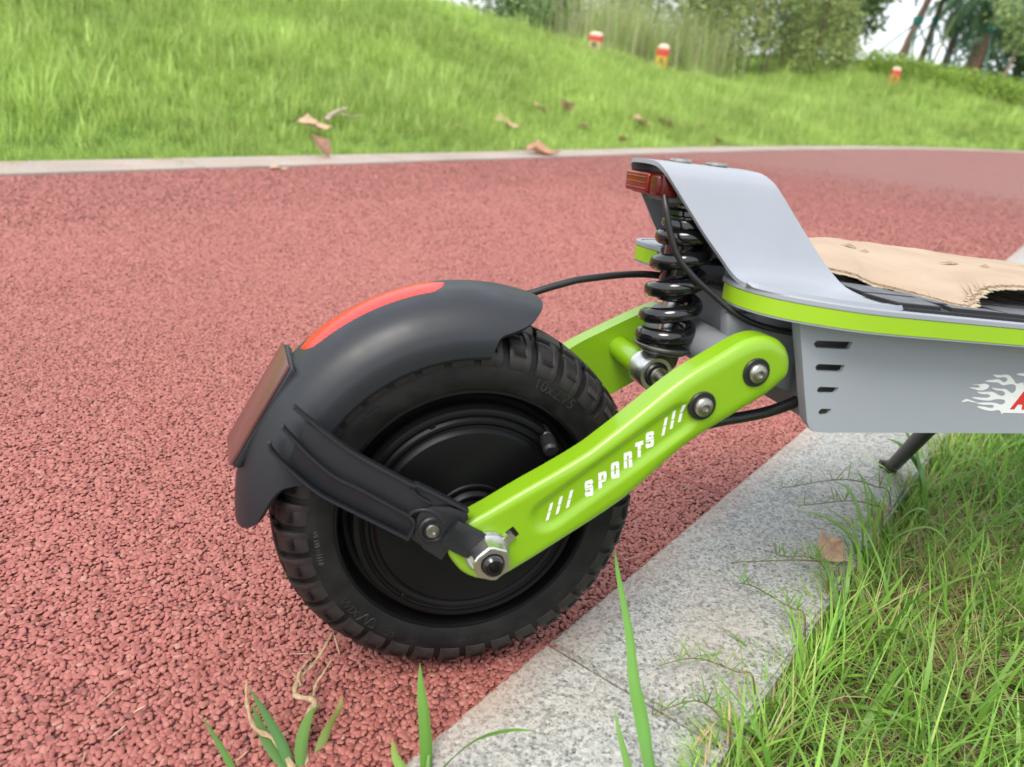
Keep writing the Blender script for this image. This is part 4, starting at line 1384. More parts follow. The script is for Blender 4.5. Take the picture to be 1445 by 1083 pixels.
# ------------------------------------------------------------------ grass and plants
def blades(base, length, width, az, lean, curl, col, nseg=4, tipcol=None, twist=0.):
    """Many grass blades at once: tapering bent strips. lean, curl in radians from the vertical."""
    n = len(base)
    base = np.asarray(base, float)
    t = np.linspace(0, 1, nseg + 1)
    ang = lean[:, None] + curl[:, None] * t[None, :] ** 1.3
    ds = (length / nseg)[:, None]
    hx = np.concatenate([np.zeros((n, 1)), np.cumsum(np.sin((ang[:, 1:] + ang[:, :-1]) / 2) * ds, 1)], 1)
    hz = np.concatenate([np.zeros((n, 1)), np.cumsum(np.cos((ang[:, 1:] + ang[:, :-1]) / 2) * ds, 1)], 1)
    dx, dy = np.cos(az), np.sin(az)
    C = np.stack([base[:, 0, None] + hx * dx[:, None], base[:, 1, None] + hx * dy[:, None], base[:, 2, None] + hz], -1)
    tw = az[:, None] + math.pi / 2 + (twist * (rng.random(n) - .5))[:, None] * t[None, :]
    wd = width[:, None] * (np.minimum(1, .55 + 1.6 * t) * (1 - t ** 2.2) + .03)[None, :] * .5
    S = np.stack([np.cos(tw) * wd, np.sin(tw) * wd, np.zeros_like(wd)], -1)
    V = np.stack([C - S, C + S], 2).reshape(n, -1, 3)
    k = 2 * (nseg + 1)
    f = np.array([(2 * i, 2 * i + 1, 2 * i + 3, 2 * i + 2) for i in range(nseg)])
    F = (np.arange(n)[:, None, None] * k + f[None]).reshape(-1, 4)
    cc = np.repeat(np.asarray(col)[:, None, :], k, 1)
    if tipcol is not None:
        w = np.repeat(t, 2)[None, :, None] ** 2
        cc = cc * (1 - w) + np.asarray(tipcol)[:, None, :] * w
    return V.reshape(-1, 3), F, cc.reshape(-1, 3)

def mixcol(n, cols, probs, jit=.18):
    c = np.array(cols)[rng.choice(len(cols), n, p=probs)]
    return c * (1 + rng.uniform(-jit, jit, (n, 1))) * (1 + rng.uniform(-jit / 3, jit / 3, (n, 3)))

G1, G2, G3, GS, GY = (.37, .52, .115), (.24, .39, .068), (.46, .60, .17), (.48, .38, .20), (.40, .48, .13)

# --- tufts spread over the bank
def tuft(n, rad, hmin, hmax, wmin, wmax, cols, probs, lean=.9):
    b = np.zeros((n, 3)); r = rad * np.sqrt(rng.random(n)); a = rng.uniform(0, 6.283, n)
    b[:, 0], b[:, 1] = r * np.cos(a), r * np.sin(a)
    V, F, C = blades(b, rng.uniform(hmin, hmax, n), rng.uniform(wmin, wmax, n), rng.uniform(0, 6.283, n), rng.uniform(.02, .35, n), rng.uniform(.1, lean, n), mixcol(n, cols, probs), 3)
    o = colmesh('tuft', V, F, C, M_grass)
    return o
tufts = [tuft(34, .07, .05, .115, .0022, .0040, [G1, G2, G3], [.45, .25, .30]),
         tuft(30, .07, .04, .095, .0022, .0040, [G1, G2, G3, GY], [.4, .3, .2, .1], 1.4),
         tuft(26, .06, .06, .150, .0024, .0046, [G1, G3, G2], [.4, .35, .25]),
         tuft(12, .05, .10, .230, .0035, .0070, [G3, (.45, .62, .17), GY], [.5, .35, .15], .9)]
def bank_grass():
    P = []
    for (u0, u1, w0, w1, dens) in ((-.2, 1.3, -.20, .0, 30), (-.6, 4.5, -.05, .03, 160), (-.6, 7.5, .02, .55, 420), (-.6, 8.0, .55, 2.6, 330), (-1, 8, 2.6, 7, 170), (7.5, 14, .02, 1.2, 170), (8, 15, 1.2, 6, 120), (14, 24, .02, 7, 60)):
        n = int((u1 - u0) * (w1 - w0) * dens)
        u = rng.uniform(u0, u1, n); w = rng.uniform(w0, w1, n)
        P.append(np.stack([u, v_far(u) + .25 + w, w, np.full(n, 1.0 if u0 < 7 else 1.35 if u0 < 13 else 1.8)], -1))
    P = np.concatenate(P)
    h = terrain(P[:, 0], P[:, 1])
    n = len(P)
    me = bpy.data.meshes.new('bank_grass')
    me.vertices.add(n)
    me.vertices.foreach_set('co', W(P[:, 0], P[:, 1], h - .004).astype(np.float32).ravel())
    lush = .5 + .5 * np.sin(P[:, 0] * 3.1 + 2 * np.sin(P[:, 1] * 2.3)) * np.sin(P[:, 1] * 2.7 + P[:, 0])
    edge = np.clip(.42 + P[:, 2] * .9, .26, 1)
    size = P[:, 3] * edge * rng.uniform(.75, 1.25, n) * (.80 + .35 * lush)
    me.attributes.new('size', 'FLOAT', 'POINT').data.foreach_set('value', size.astype(np.float32))
    rot = np.stack([rng.normal(0, .12, n), rng.normal(0, .12, n), rng.uniform(0, 6.283, n)], -1)
    me.attributes.new('rot', 'FLOAT_VECTOR', 'POINT').data.foreach_set('vector', rot.astype(np.float32).ravel())
    sq = np.stack([np.ones(n), np.ones(n), rng.uniform(.8, 1.1, n)], -1)
    me.attributes.new('squash', 'FLOAT_VECTOR', 'POINT').data.foreach_set('vector', sq.astype(np.float32).ravel())
    me.attributes.new('pick', 'INT', 'POINT').data.foreach_set('value', rng.choice(4, n, p=[.36, .30, .25, .09]).astype(np.int32))
    o = bpy.data.objects.new('bank_grass', me)
    COL.objects.link(o)
    scatter(o, tufts, M_grass)
    tag(o, kind='stuff')
bank_grass()

# --- the lawn on the near side of the kerb
E0 = V_NEAR - K_W
def near_lawn():
    parts = []
    def put(n, ulim, vlim, L_, Wd, lean, curl, cols, probs, z=-.036, nseg=4, az=None, pw=1.0, tip=None):
        u = rng.uniform(*ulim, n)
        v = vlim[0] + (vlim[1] - vlim[0]) * rng.random(n) ** pw
        keep = np.hypot(u + .361, v + .305) > .30
        u, v = u[keep], v[keep]; k = len(u)
        a = rng.uniform(0, 6.283, k) if az is None else az + rng.normal(0, .7, k)
        c = mixcol(k, cols, probs)
        parts.append(blades(W(u, v, z), rng.uniform(*L_, k), rng.uniform(*Wd, k), a, rng.uniform(*lean, k), rng.uniform(*curl, k), c, nseg, None if tip is None else c * .6 + np.array(tip) * .4, 1.2))
    g = [(.215, .415, .058), (.285, .50, .080), (.11, .24, .038), (.38, .48, .12), GS]
    # matted fine grass and straw
    put(15000, (-.45, 1.7), (-.95, E0 - .004), (.025, .075), (.0009, .0018), (.3, 1.3), (.1, 1.3), g, [.36, .24, .14, .12, .14])
    put(9000, (-.3, 1.5), (-.75, E0 - .01), (.05, .115), (.0011, .0022), (.1, .8), (.2, 1.3), g, [.42, .30, .12, .11, .05], -.034)
    put(2600, (-.2, 1.3), (-.34, E0 + .004), (.02, .06), (.0008, .0015), (.9, 1.5), (-.2, .6), [GS, (.30, .21, .10), (.47, .38, .21), (.24, .33, .08)], [.42, .25, .23, .10], -.032)
    put(900, (-.2, 1.4), (E0 - .02, E0 + .004), (.03, .075), (.0010, .0018), (.25, 1.0), (.2, 1.1), g, [.4, .35, .05, .15, .05], -.03)
    # broader leaves
    put(1500, (-.25, 1.5), (-.85, E0 - .02), (.05, .13), (.0026, .0048), (.1, .8), (.3, 1.5), [(.19, .37, .053), (.25, .45, .072), (.14, .30, .045)], [.45, .35, .2], -.034, 6)
    put(420, (-.1, 1.3), (-.60, E0 - .015), (.05, .11), (.0048, .0086), (.2, .9), (.3, 1.4), [(.20, .38, .055), (.27, .47, .08)], [.6, .4], -.034, 7)
    put(2600, (1.4, 4.5), (-1.4, E0), (.06, .14), (.0020, .0040), (.1, .8), (.2, 1.3), g, [.42, .30, .12, .11, .05], -.034)
    # a drier patch of straw by the kerb
    put(1500, (.26, .60), (-.33, E0), (.03, .08), (.0008, .0015), (.7, 1.5), (-.2, .6), [GS, (.34, .24, .12), (.52, .42, .24)], [.45, .3, .25], -.028)
    # uneven spill over the edge of the stone
    n = 3600
    u = rng.uniform(-.25, 1.5, n)
    amp = np.clip(.002 + .010 * np.sin(u * 21 + 1) * np.sin(u * 9.3) + .008 * np.sin(u * 47) + .020 * np.clip(.14 - u, 0, .3) / .3, 0, .03)
    v = E0 - .016 + rng.random(n) ** 1.5 * (amp + .014)
    zz = np.where(v > E0, .0045, -.022)
    c = mixcol(n, g, [.32, .26, .10, .14, .18])
    parts.append(blades(W(u, v, zz), np.where(v > E0, rng.uniform(.012, .032, n), rng.uniform(.03, .065, n)), rng.uniform(.0010, .0022, n), KY + math.pi / 2 + rng.normal(0, 1.1, n), rng.uniform(.3, 1.3, n), rng.uniform(.1, 1.2, n), c, 4, None, 1.2))
    n = 110
    u = rng.uniform(-.2, 1.4, n)
    parts.append(blades(W(u, E0 - .012 + rng.uniform(-.01, .01, n), -.03), rng.uniform(.05, .10, n), rng.uniform(.0025, .0055, n), KY + math.pi / 2 + rng.normal(0, .8, n), rng.uniform(.2, .7, n), rng.uniform(.4, 1.3, n), mixcol(n, [(.24, .44, .065), (.30, .52, .09)], [.6, .4]), 6, None, 1.0))
    V, F, C = [], [], []
    o = 0
    for a, b, c in parts:
        V.append(a); F.append(b + o); C.append(c); o += len(a)
    ob = colmesh('lawn_grass', np.concatenate(V), np.concatenate(F), np.concatenate(C), M_grass_n)
    link(ob)
    tag(ob, kind='stuff')
near_lawn()

# --- single weeds and blades one can pick out
def leaf_blade(path, w, col, name, parent, tip=None, fold=.25, side=None):
    """One long leaf along a 3-D path (site u, v, z), folded along its middle."""
    P = crom([W(*p) for p in path], 6)
    n = len(P)
    t = np.linspace(0, 1, n)
    T_ = np.gradient(P, axis=0); T_ /= np.linalg.norm(T_, axis=1)[:, None]
    s0 = np.array(side if side is not None else [DU[0], DU[1], 0.])
    V, C = [], []
    col = np.array(col); tip = np.array(tip) if tip is not None else col * 1.05
    for i in range(n):
        s = s0 - T_[i] * (s0 @ T_[i]); s /= np.linalg.norm(s)
        nn = np.cross(T_[i], s)
        hw = w * .5 * (min(1, .45 + 2.2 * t[i]) * (1 - t[i] ** 2.6) + .02)
        V += [P[i] - s * hw + nn * hw * fold, P[i], P[i] + s * hw + nn * hw * fold]
        c = col * (1 - t[i] ** 2) + tip * t[i] ** 2
        C += [c, c * 1.15, c]
    o = colmesh(name, V, grid_faces(n, 3), C, M_grass_n)
    return link(o, parent)
LG, LG2, DRY = (.15, .34, .05), (.20, .42, .07), (.42, .30, .17)

def weed(name, label, cat, group=None):
    return tag(empty(name), label, cat, group)
w1 = weed('grass_weed', 'young grass weed with two broad leaves growing from the kerb joint below the tyre', 'weed')
leaf_blade([(-.105, -.079, -.004), (-.097, -.072, .012), (-.089, -.061, .030), (-.082, -.050, .043), (-.077, -.043, .054)], .0105, LG, 'leaf', w1, LG2)
leaf_blade([(-.103, -.080, -.004), (-.092, -.086, .016), (-.078, -.096, .030), (-.068, -.111, .040), (-.061, -.124, .044)], .0062, (.13, .29, .05), 'leaf', w1)
leaf_blade([(-.108, -.078, -.004), (-.112, -.070, .008), (-.112, -.060, .016), (-.106, -.050, .019)], .0080, LG2, 'leaf', w1, (.3, .36, .1))
obj('stem', tube([W(-.107, -.080, -.010), W(-.102, -.077, .006), W(-.096, -.072, .014)], [.0020, .0018, .0012], 8), M_grass_n, w1).data.color_attributes.new('Col', 'FLOAT_COLOR', 'POINT').data.foreach_set('color', np.tile(np.array([.22, .40, .10, 1], np.float32), 24))

w2 = weed('withered_weed', 'half withered weed with curled brown stems and green leaves on the red track', 'weed')
leaf_blade([(-.152, -.018, -.006), (-.150, .000, .012), (-.151, .014, .026), (-.154, .027, .042)], .0070, (.10, .24, .07), 'leaf', w2, (.13, .29, .08))
leaf_blade([(-.152, -.018, -.004), (-.153, .006, .008), (-.152, .018, .013), (-.150, .030, .024)], .0085, (.11, .25, .07), 'leaf', w2, (.16, .30, .08))
leaf_blade([(-.150, -.018, -.004), (-.140, -.006, .010), (-.128, .002, .016), (-.118, .003, .019)], .0080, (.14, .30, .06), 'leaf', w2, (.22, .33, .09))
leaf_blade([(-.185, -.006, -.006), (-.180, .006, .010), (-.180, .020, .022), (-.182, .033, .035)], .0048, (.13, .29, .06), 'leaf', w2)
leaf_blade([(-.140, -.016, -.004), (-.122, -.008, .006), (-.110, -.006, .016), (-.106, -.002, .021)], .0070, (.22, .33, .08), 'leaf', w2, (.40, .32, .12))
for path, r in (([(-.148, -.020, -.004), (-.128, .006, .008), (-.116, .012, .013), (-.122, .024, .015), (-.113, .033, .016), (-.096, .040, .013), (-.082, .046, .014), (-.070, .052, .016)], .0021),
                ([(-.152, -.018, 0), (-.150, .006, .010), (-.155, .020, .014), (-.150, .036, .020), (-.142, .048, .025)], .0019),
                ([(-.118, .012, .012), (-.106, .024, .012), (-.098, .026, .016), (-.088, .030, .018)], .0010),
                ([(-.116, .028, .015), (-.110, .036, .018), (-.094, .044, .016)], .0012)):
    P = crom([W(*p) for p in path], 7)
    rr = np.linspace(1.25, .45, len(P)) * r * (1 + .25 * np.sin(np.arange(len(P)) * 1.3))
    v, f = tube(P, rr, 7, flat=.45)
    o = colmesh('withered_stem', v, [q for q in f if len(q) == 4], mixcol(len(v), [DRY, (.32, .22, .13), (.50, .38, .23)], [.5, .25, .25], .1), M_dry)
    link(o, w2)

w3 = weed('tall_grass', 'single tall grass blade standing upright before the grey kerb and tyre', 'grass blade')
leaf_blade([(-.066, -.214, -.034), (-.052, -.203, .030), (-.036, -.183, .058), (-.008, -.158, .066), (.016, -.138, .078), (.044, -.110, .094), (.061, -.095, .101)], .0100, (.13, .30, .06), 'leaf', w3, (.19, .38, .08), .3)
w4 = weed('tall_grass', 'shorter grass blade beside the tall one in front of the kerb', 'grass blade')
leaf_blade([(-.076, -.214, -.034), (-.064, -.200, .030), (-.056, -.186, .050), (-.040, -.168, .056), (-.028, -.156, .060)], .0062, (.13, .29, .055), 'leaf', w4, (.2, .36, .09), .3)
w5 = weed('broad_weed', 'bright broad leaved grass weed in front of the black kickstand foot', 'weed')
leaf_blade([(.520, -.232, -.03), (.528, -.227, .018), (.541, -.212, .040), (.556, -.186, .052), (.566, -.166, .050)], .0185, LG, 'leaf', w5, LG2, .3)
leaf_blade([(.520, -.232, -.03), (.526, -.224, .014), (.546, -.206, .050), (.562, -.186, .066), (.574, -.170, .070)], .0125, (.13, .31, .05), 'leaf', w5, LG2, .3)
leaf_blade([(.518, -.230, -.03), (.512, -.236, .02), (.520, -.250, .05), (.534, -.270, .062)], .0080, LG, 'leaf', w5)
w6 = weed('broad_weed', 'leafy weed tuft at the grass edge beside a brown leaf on the kerb', 'weed')
for k, (du, dv, h, w) in enumerate(((.050, .060, .05, .008), (-.02, .075, .035, .007), (.075, .015, .07, .008), (.03, .045, .075, .006), (-.045, .02, .05, .006), (.06, -.03, .05, .007), (-.01, -.06, .06, .007))):
    leaf_blade([(.368, -.212, -.03), (.368 + du * .25, -.212 + dv * .25, h * .5), (.368 + du * .65, -.212 + dv * .65, h * .95), (.368 + du, -.212 + dv, h * .86)], w, LG if k % 2 else LG2, 'leaf', w6, (.24, .40, .09), .25)
# runners creeping out over the stone
for k, (u0, v0, du, dv) in enumerate(((.44, -.212, -.03, .085), (.30, -.21, -.05, .09), (.20, -.21, .02, .075), (.115, -.205, -.035, .07), (.06, -.21, -.02, .055), (.50, -.21, -.06, .11), (.27, -.205, .03, .06))):
    rn = weed('grass_runner', ['thin grass runner lying across the kerb below the kickstand', 'longest grass runner reaching over the middle of the kerb stone', 'short green runner over the kerb edge beside the lawn', 'creeping runner with tiny leaves near the kerb joint', 'small runner at the lower end of the kerb edge', 'runner lying on the kerb right under the side panel', 'pale runner crossing the kerb beside the brown leaf'][k], 'grass runner', 'grass runners creeping over the kerb')
    n = 9
    pth = [W(u0 + du * t + .006 * math.sin(6 * t + k), v0 + dv * t, (-.03 if t == 0 else .010 + .014 * math.sin(3.1 * t + .3))) for t in np.linspace(0, 1, n)]
    P = crom(pth, 4)
    v, f = tube(P, np.linspace(.0008, .0004, len(P)), 5)
    link(colmesh('stem', v, [q for q in f if len(q) == 4], mixcol(len(v), [(.24, .22, .09), (.28, .15, .09)], [.6, .4], .1), M_grass_n), rn)
    b = P[rng.integers(6, len(P), 26)]
    m_ = len(b)
    V, F, C = blades(b, rng.uniform(.010, .026, m_), rng.uniform(.0010, .0017, m_), rng.uniform(0, 6.283, m_), rng.uniform(.3, 1.2, m_), rng.uniform(0, .6, m_), mixcol(m_, [(.15, .31, .05), (.2, .33, .07), (.30, .33, .11)], [.5, .3, .2]), 3)
    link(colmesh('leaf', V, F, C, M_grass_n), rn)

# --- dry fallen leaves
def dry_leaf(loc, size, rz, tilt, roll, col, label, group=None, curl=1.0):
    n, k = 13, 7
    V, C = [], []
    r = np.random.default_rng(int(abs(loc[0] * 1000)) + int(size * 1e4))
    for i in range(n):
        t = i / (n - 1)
        hw = .36 * math.sin(math.pi * min(1, t * 1.02) ** .8) ** .8 * (1 + .12 * math.sin(t * 23))
        for j in range(k):
            s = j / (k - 1) * 2 - 1
            z = curl * (.30 * s * s * hw / .36 * .5 + .16 * (t - .5) ** 2 * 2 - .05 * math.cos(9 * t) * abs(s)) + .012 * r.normal()
            V.append(((t - .5), s * hw, z))
            C.append(np.array(col) * (1 + .22 * r.uniform(-1, 1)) * (.8 if abs(s) < .1 else 1))
    v = np.array(V) * size
    Z = Matrix.Rotation(rz, 3, 'Z') @ Matrix.Rotation(tilt, 3, 'Y') @ Matrix.Rotation(roll, 3, 'X')
    v = v @ np.array(Z).T
    v[:, 2] -= np.percentile(v[:, 2], 8)
    o = colmesh('dry_leaf', v, grid_faces(n, k), C, M_dry)
    link(o)
    o.location = loc
    stem = obj('leaf_stem', tube([np.array(Z) @ np.array([-.5, 0, .03]) * size, np.array(Z) @ np.array([-.72, .05, .06]) * size + [0, 0, .0]], [.012 * size, .008 * size], 6), M_bark, o)
    tag(o, label, 'leaf', group)
    return o
TAN, BRN, PNK = (.58, .39, .26), (.42, .24, .15), (.60, .38, .28)
gl = 'dry leaves fallen along the far kerb'
def L_(u, v, dz=.0): return tuple(T(u, v, dz)) if v > v_far(u) + .26 else tuple(W(u, v, .007 + dz))
dry_leaf(L_(1.86, 2.50, .004), .145, .9, .75, .2, PNK, 'upright tan dry leaf on the far kerb below the broken twig', gl)
dry_leaf(L_(2.20, 2.97, .06), .170, .2, .15, .25, TAN, 'brown dry leaf in the grass touching the broken twig', gl)
dry_leaf(L_(3.36, 2.40, .004), .20, -.35, .05, .2, BRN, 'large brown curled leaf lying on the far kerb', gl, 1.2)
dry_leaf(L_(4.66, 3.40, .05), .145, .5, .25, .3, TAN, 'tan leaf left of the large tilted leaf higher up the bank', gl)
dry_leaf(L_(4.95, 3.36, .06), .180, 1.3, .45, .35, TAN, 'large tilted tan leaf high in the bank grass', gl)
dry_leaf(L_(3.86, 3.08, .03), .190, .1, .2, .35, PNK, 'broad pinkish leaf lying in short grass above the kerb', gl)
dry_leaf(L_(3.37, 3.03, .03), .085, .4, .2, .2, TAN, 'tiny pale leaf in the grass left of the broad pinkish leaf', gl)
dry_leaf(L_(4.79, 3.08, .04), .110, 2.2, .25, .2, TAN, 'small tan leaf standing in grass between two clusters', gl)
dry_leaf(L_(4.90, 2.78, .03), .120, 1.9, .35, .1, BRN, 'dark narrow leaf at the grass edge of the far kerb', gl)
dry_leaf(L_(5.79, 3.14, .035), .200, .2, .25, .3, PNK, 'wide reddish leaf pile piece above the scooter tail light', gl)
dry_leaf(L_(6.15, 3.12, .035), .190, .8, .3, .3, TAN, 'pale leaf just beyond the wide reddish leaf', gl)
dry_leaf(L_(6.68, 3.00, .05), .110, 1.9, .3, .2, TAN, 'small lone leaf beyond the paler leaves', gl)
dry_leaf(L_(9.02, 2.95, .03), .120, .3, .4, .2, TAN, 'farthest tan leaf in the grass above the grey hood', gl)
dry_leaf(L_(1.46, 2.24, -.007), .070, .3, .05, .1, TAN, 'flat tan leaf on the red track edge of the far kerb', gl)
dry_leaf(L_(6.43, 2.70, .03), .100, 1.2, .3, .1, BRN, 'small dark leaf by the far kerb behind the hood', gl)
dry_leaf(tuple(W(.338, -.180, .006)), .050, .55, .12, .5, PNK, 'reddish brown curled leaf lying on the near kerb stone', None, 1.3)
tw = empty('broken_twig', L_(2.46, 3.12, .05))
tag(tw, 'pale broken twig lying in the bank grass beside a leaf', 'twig')
for nm, pth, r in (('bark_piece', [(-.09, -.03, .0), (-.03, .0, .03), (.05, .02, .05), (.11, .04, .06)], .017), ('side_twig', [(.03, .01, .03), (.08, -.03, .02), (.14, -.05, .03)], .010)):
    o = obj(nm, tube(crom([tuple(W(a, b, c)) for a, b, c in pth], 4), np.linspace(r, r * .5, 13 if len(pth) == 4 else 9), 8, flat=.5), mat('weathered_wood', (.42, .33, .26), .85, var=(30, .35)) if nm == 'bark_piece' else bpy.data.materials['weathered_wood'], tw)

# --- trees, shrubs, palms
def leaf_cloud(name, blobs, n, size, cols, probs, m, parent=None, droop=.4, aspect=.45, shell=.55, loc=True):
    """n separate leaves spread through ellipsoid blobs (centre, radii), denser towards their outside."""
    cen = np.array([b[0] for b in blobs], float); rad = np.array([b[1] for b in blobs], float)
    vol = rad.prod(1) ** .75
    k = rng.choice(len(blobs), n, p=vol / vol.sum())
    d = rng.normal(0, 1, (n, 3)); d /= np.linalg.norm(d, axis=1)[:, None]
    r = rng.random(n) ** shell
    lump = 1 + .25 * np.sin(d[:, 0] * 7 + k) * np.sin(d[:, 1] * 6 + 2 * k) * np.cos(d[:, 2] * 5)
    P = cen[k] + d * rad[k] * (r * lump)[:, None]
    a = rng.uniform(0, 6.283, n)
    el = rng.normal(-droop, .5, n)
    T_ = np.stack([np.cos(a) * np.cos(el), np.sin(a) * np.cos(el), np.sin(el)], -1)
    q = rng.normal(0, 1, (n, 3)); S = np.cross(T_, q); S /= np.linalg.norm(S, axis=1)[:, None] + 1e-9
    L_n = (size * rng.uniform(.6, 1.3, n))[:, None]
    Nn = np.cross(T_, S)
    V = np.stack([P, P + T_ * L_n * .45 + S * L_n * aspect * .5, P + T_ * L_n - Nn * L_n * .12, P + T_ * L_n * .45 - S * L_n * aspect * .5], 1).reshape(-1, 3)
    F = np.arange(n * 4).reshape(-1, 4)
    C = np.repeat(mixcol(n, cols, probs, .22), 4, 0)
    o = colmesh(name, V, F, C, m, sm=False)
    return link(o, parent)

YG, MG, DG, BG = (.46, .53, .20), (.34, .44, .16), (.18, .27, .115), (.20, .31, .20)  # foliage colours lifted so that they hold the haze of distance
def shrub(u, v, h, rx, cols, probs, n, size, label, name='shrub', cat='shrub', group=None, stems=5, aspect=.4, droop=.5):
    p = T(u, v, -.02)
    t = tag(empty(name, p), label, cat, group)
    for k in range(stems):
        a = rng.uniform(0, 6.283); rr = rng.uniform(.1, .55) * rx
        top = (rr * math.cos(a) + rng.normal(0, .1), rr * math.sin(a) + rng.normal(0, .1), h * rng.uniform(.6, .95))
        obj('stem', tube(crom([(rr * .3 * math.cos(a), rr * .3 * math.sin(a), 0), (rr * .6 * math.cos(a), rr * .6 * math.sin(a), h * .35), top], 4), np.linspace(.018, .007, 9), 6), M_bark, t)
    bl = []
    nb = 9
    for k in range(nb):
        a = rng.uniform(0, 6.283); f = (k + .5) / nb
        rr = rx * rng.uniform(.15, .62)
        bl.append(((rr * math.cos(a), rr * math.sin(a), h * (.12 + .80 * f)), (rx * rng.uniform(.38, .6), rx * rng.uniform(.38, .6), h * rng.uniform(.13, .22))))
    leaf_cloud('foliage', bl, n, size, cols, probs, M_leaf, t, droop, aspect)
    return t
gs = 'tall bushy shrubs in a row along the top of the bank'
for k, (u, v, h, rx, lab) in enumerate((
        (14.0, 6.75, 2.3, .62, 'leftmost tall shrub of the row, with reddish stems'),
        (14.4, 6.45, 2.9, .66, 'tall narrow yellow green shrub with a bare pale stem'),
        (15.1, 6.35, 2.7, .72, 'bushy shrub right of the bare pale stem'),
        (15.8, 6.20, 3.1, .74, 'tallest light green shrub in the middle of the row'),
        (16.5, 5.95, 2.8, .78, 'dense shrub with dark gaps before the last two shrubs'),
        (17.2, 5.70, 2.6, .76, 'pale shrub second from the dark tree'),
        (18.1, 5.50, 1.75, .70, 'lower rounded shrub at the end of the row beside the hedge'))):
    shrub(u, v, h, rx, [YG, MG, DG, (.23, .27, .10)], [.42, .30, .16, .12], 2600, .105, lab, group=gs, aspect=.30)
for k, (u, v, h, rx, lab) in enumerate(((8.5, 8.9, 1.25, .85, 'dark green bush at the left end, just over the crest'), (9.9, 8.3, 1.15, .75, 'middle dark green bush behind the crest of the bank'), (11.4, 8.4, 1.10, .75, 'dark green bush behind the crest, beside the reeds'))):
    shrub(u, v, h, rx, [DG, MG, (.06, .13, .05)], [.5, .3, .2], 2200, .085, lab, name='dark_bush', cat='bush', group='dark bushes behind the crest', stems=3)
# reeds: pale tall grass on the crest
for k, (u, v, h, lab) in enumerate(((11.4, 7.3, 1.5, 'pale tall reeds on the crest behind the first marker post'), (12.2, 7.0, 1.55, 'thick clump of pale reeds between the two nearer marker posts'), (12.9, 6.85, 1.5, 'pale reeds behind the yellow marker post'), (13.4, 6.6, 1.35, 'thin reeds before the leftmost shrub'), (12.8, 8.4, 1.7, 'tall reeds farther back beside the dark bushes'))):
    n = 520
    b = np.zeros((n, 3)); b[:, :2] = rng.normal(0, .42, (n, 2))
    V, F, C = blades(b, rng.uniform(.45, 1, n) * h, rng.uniform(.008, .017, n), rng.uniform(0, 6.283, n), rng.uniform(0, .2, n), rng.uniform(.05, .8, n), mixcol(n, [(.40, .48, .19), (.32, .44, .13), (.50, .49, .29), (.42, .38, .25)], [.35, .3, .2, .15]), 4)
    o = link(colmesh('reed_clump', V, F, C, M_grass))
    o.location = T(u, v, -.03)
    tag(o, lab, 'reeds', 'reed clumps on the crest')

def tree(u, v, trunk_h, r, blobs, n, size, cols, probs, label, name='leafy_tree', group=None, base_r=.14):
    p = T(u, v, -.05)
    t = tag(empty(name, p), label, 'tree', group)
    obj('trunk', tube(crom([(0, 0, 0), (.06, .02, trunk_h * .5), (.02, .08, trunk_h), (.1, 0, trunk_h * 1.5)], 5), np.linspace(base_r, base_r * .45, 16), 10), M_bark, t)
    for k in range(5):
        c = np.array(blobs[k % len(blobs)][0])
        obj('limb', tube(crom([(.03, .05, trunk_h * (.75 + .08 * k)), tuple(np.array([0, 0, trunk_h]) * .4 + c * .6 * .6), tuple(c)], 4), np.linspace(base_r * .4, base_r * .12, 9), 7), M_bark, t)
    leaf_cloud('crown', blobs, n, size, cols, probs, M_leaf, t)
    return t
def blobs(r, z0, z1, k, spread=.6):
    return [((rng.uniform(-1, 1) * r * spread, rng.uniform(-1, 1) * r * spread, z0 + (z1 - z0) * (i + .5) / k), (r * rng.uniform(.4, .6), r * rng.uniform(.4, .6), (z1 - z0) * rng.uniform(.16, .26))) for i in range(k)]
gt = 'background trees behind the shrubs'
for (u, v, h, r, lab) in ((22.6, 6.95, 4.4, 1.25, 'dark green tree beside the gap of open sky'), (20.5, 7.6, 4.6, 1.6, 'dark tree behind the tallest shrub'), (19.5, 9.2, 4.8, 1.9, 'broad dark tree behind the middle of the shrub row'), (18.5, 11.0, 4.6, 2.0, 'dark tree behind the reeds'), (17.0, 13.2, 4.4, 2.2, 'leftmost dark tree far behind the dark bushes'), (20.0, 6.75, 3.0, 1.1, 'small dark tree between the last shrubs of the row'), (14.5, 11.2, 3.6, 1.7, 'rounded dark tree behind the bushes at the crest')):
    tree(u, v, 1.0, r, blobs(r, .4, h, 10), 6500, .17, [DG, MG, BG, (.085, .15, .045)], [.42, .22, .2, .16], lab, group=gt)
for (u, v, h, r, cols, lab) in ((25.5, 3.05, 4.6, 1.25, [BG, MG, (.09, .17, .075)], 'leafy tree at the far right beyond the staked palms'), (24.0, 1.75, 3.6, 1.35, [MG, BG, (.11, .2, .07)], 'light green tree at the right border behind the hedge'), (31.0, 5.2, 5.2, 1.9, [BG, DG, (.1, .17, .1)], 'bluish tree far behind the palms')):
    tree(u, v, .9, r, blobs(r, .5, h, 10), 6500, .16, cols, [.45, .3, .25], lab, group='leafy trees at the right')
shrub(21.2, 1.75, .95, .62, [(.12, .20, .11), (.09, .16, .085), MG], [.5, .3, .2], 1800, .06, 'low grey green bush at the right end of the hedge', name='grey_green_bush', cat='bush', stems=3)

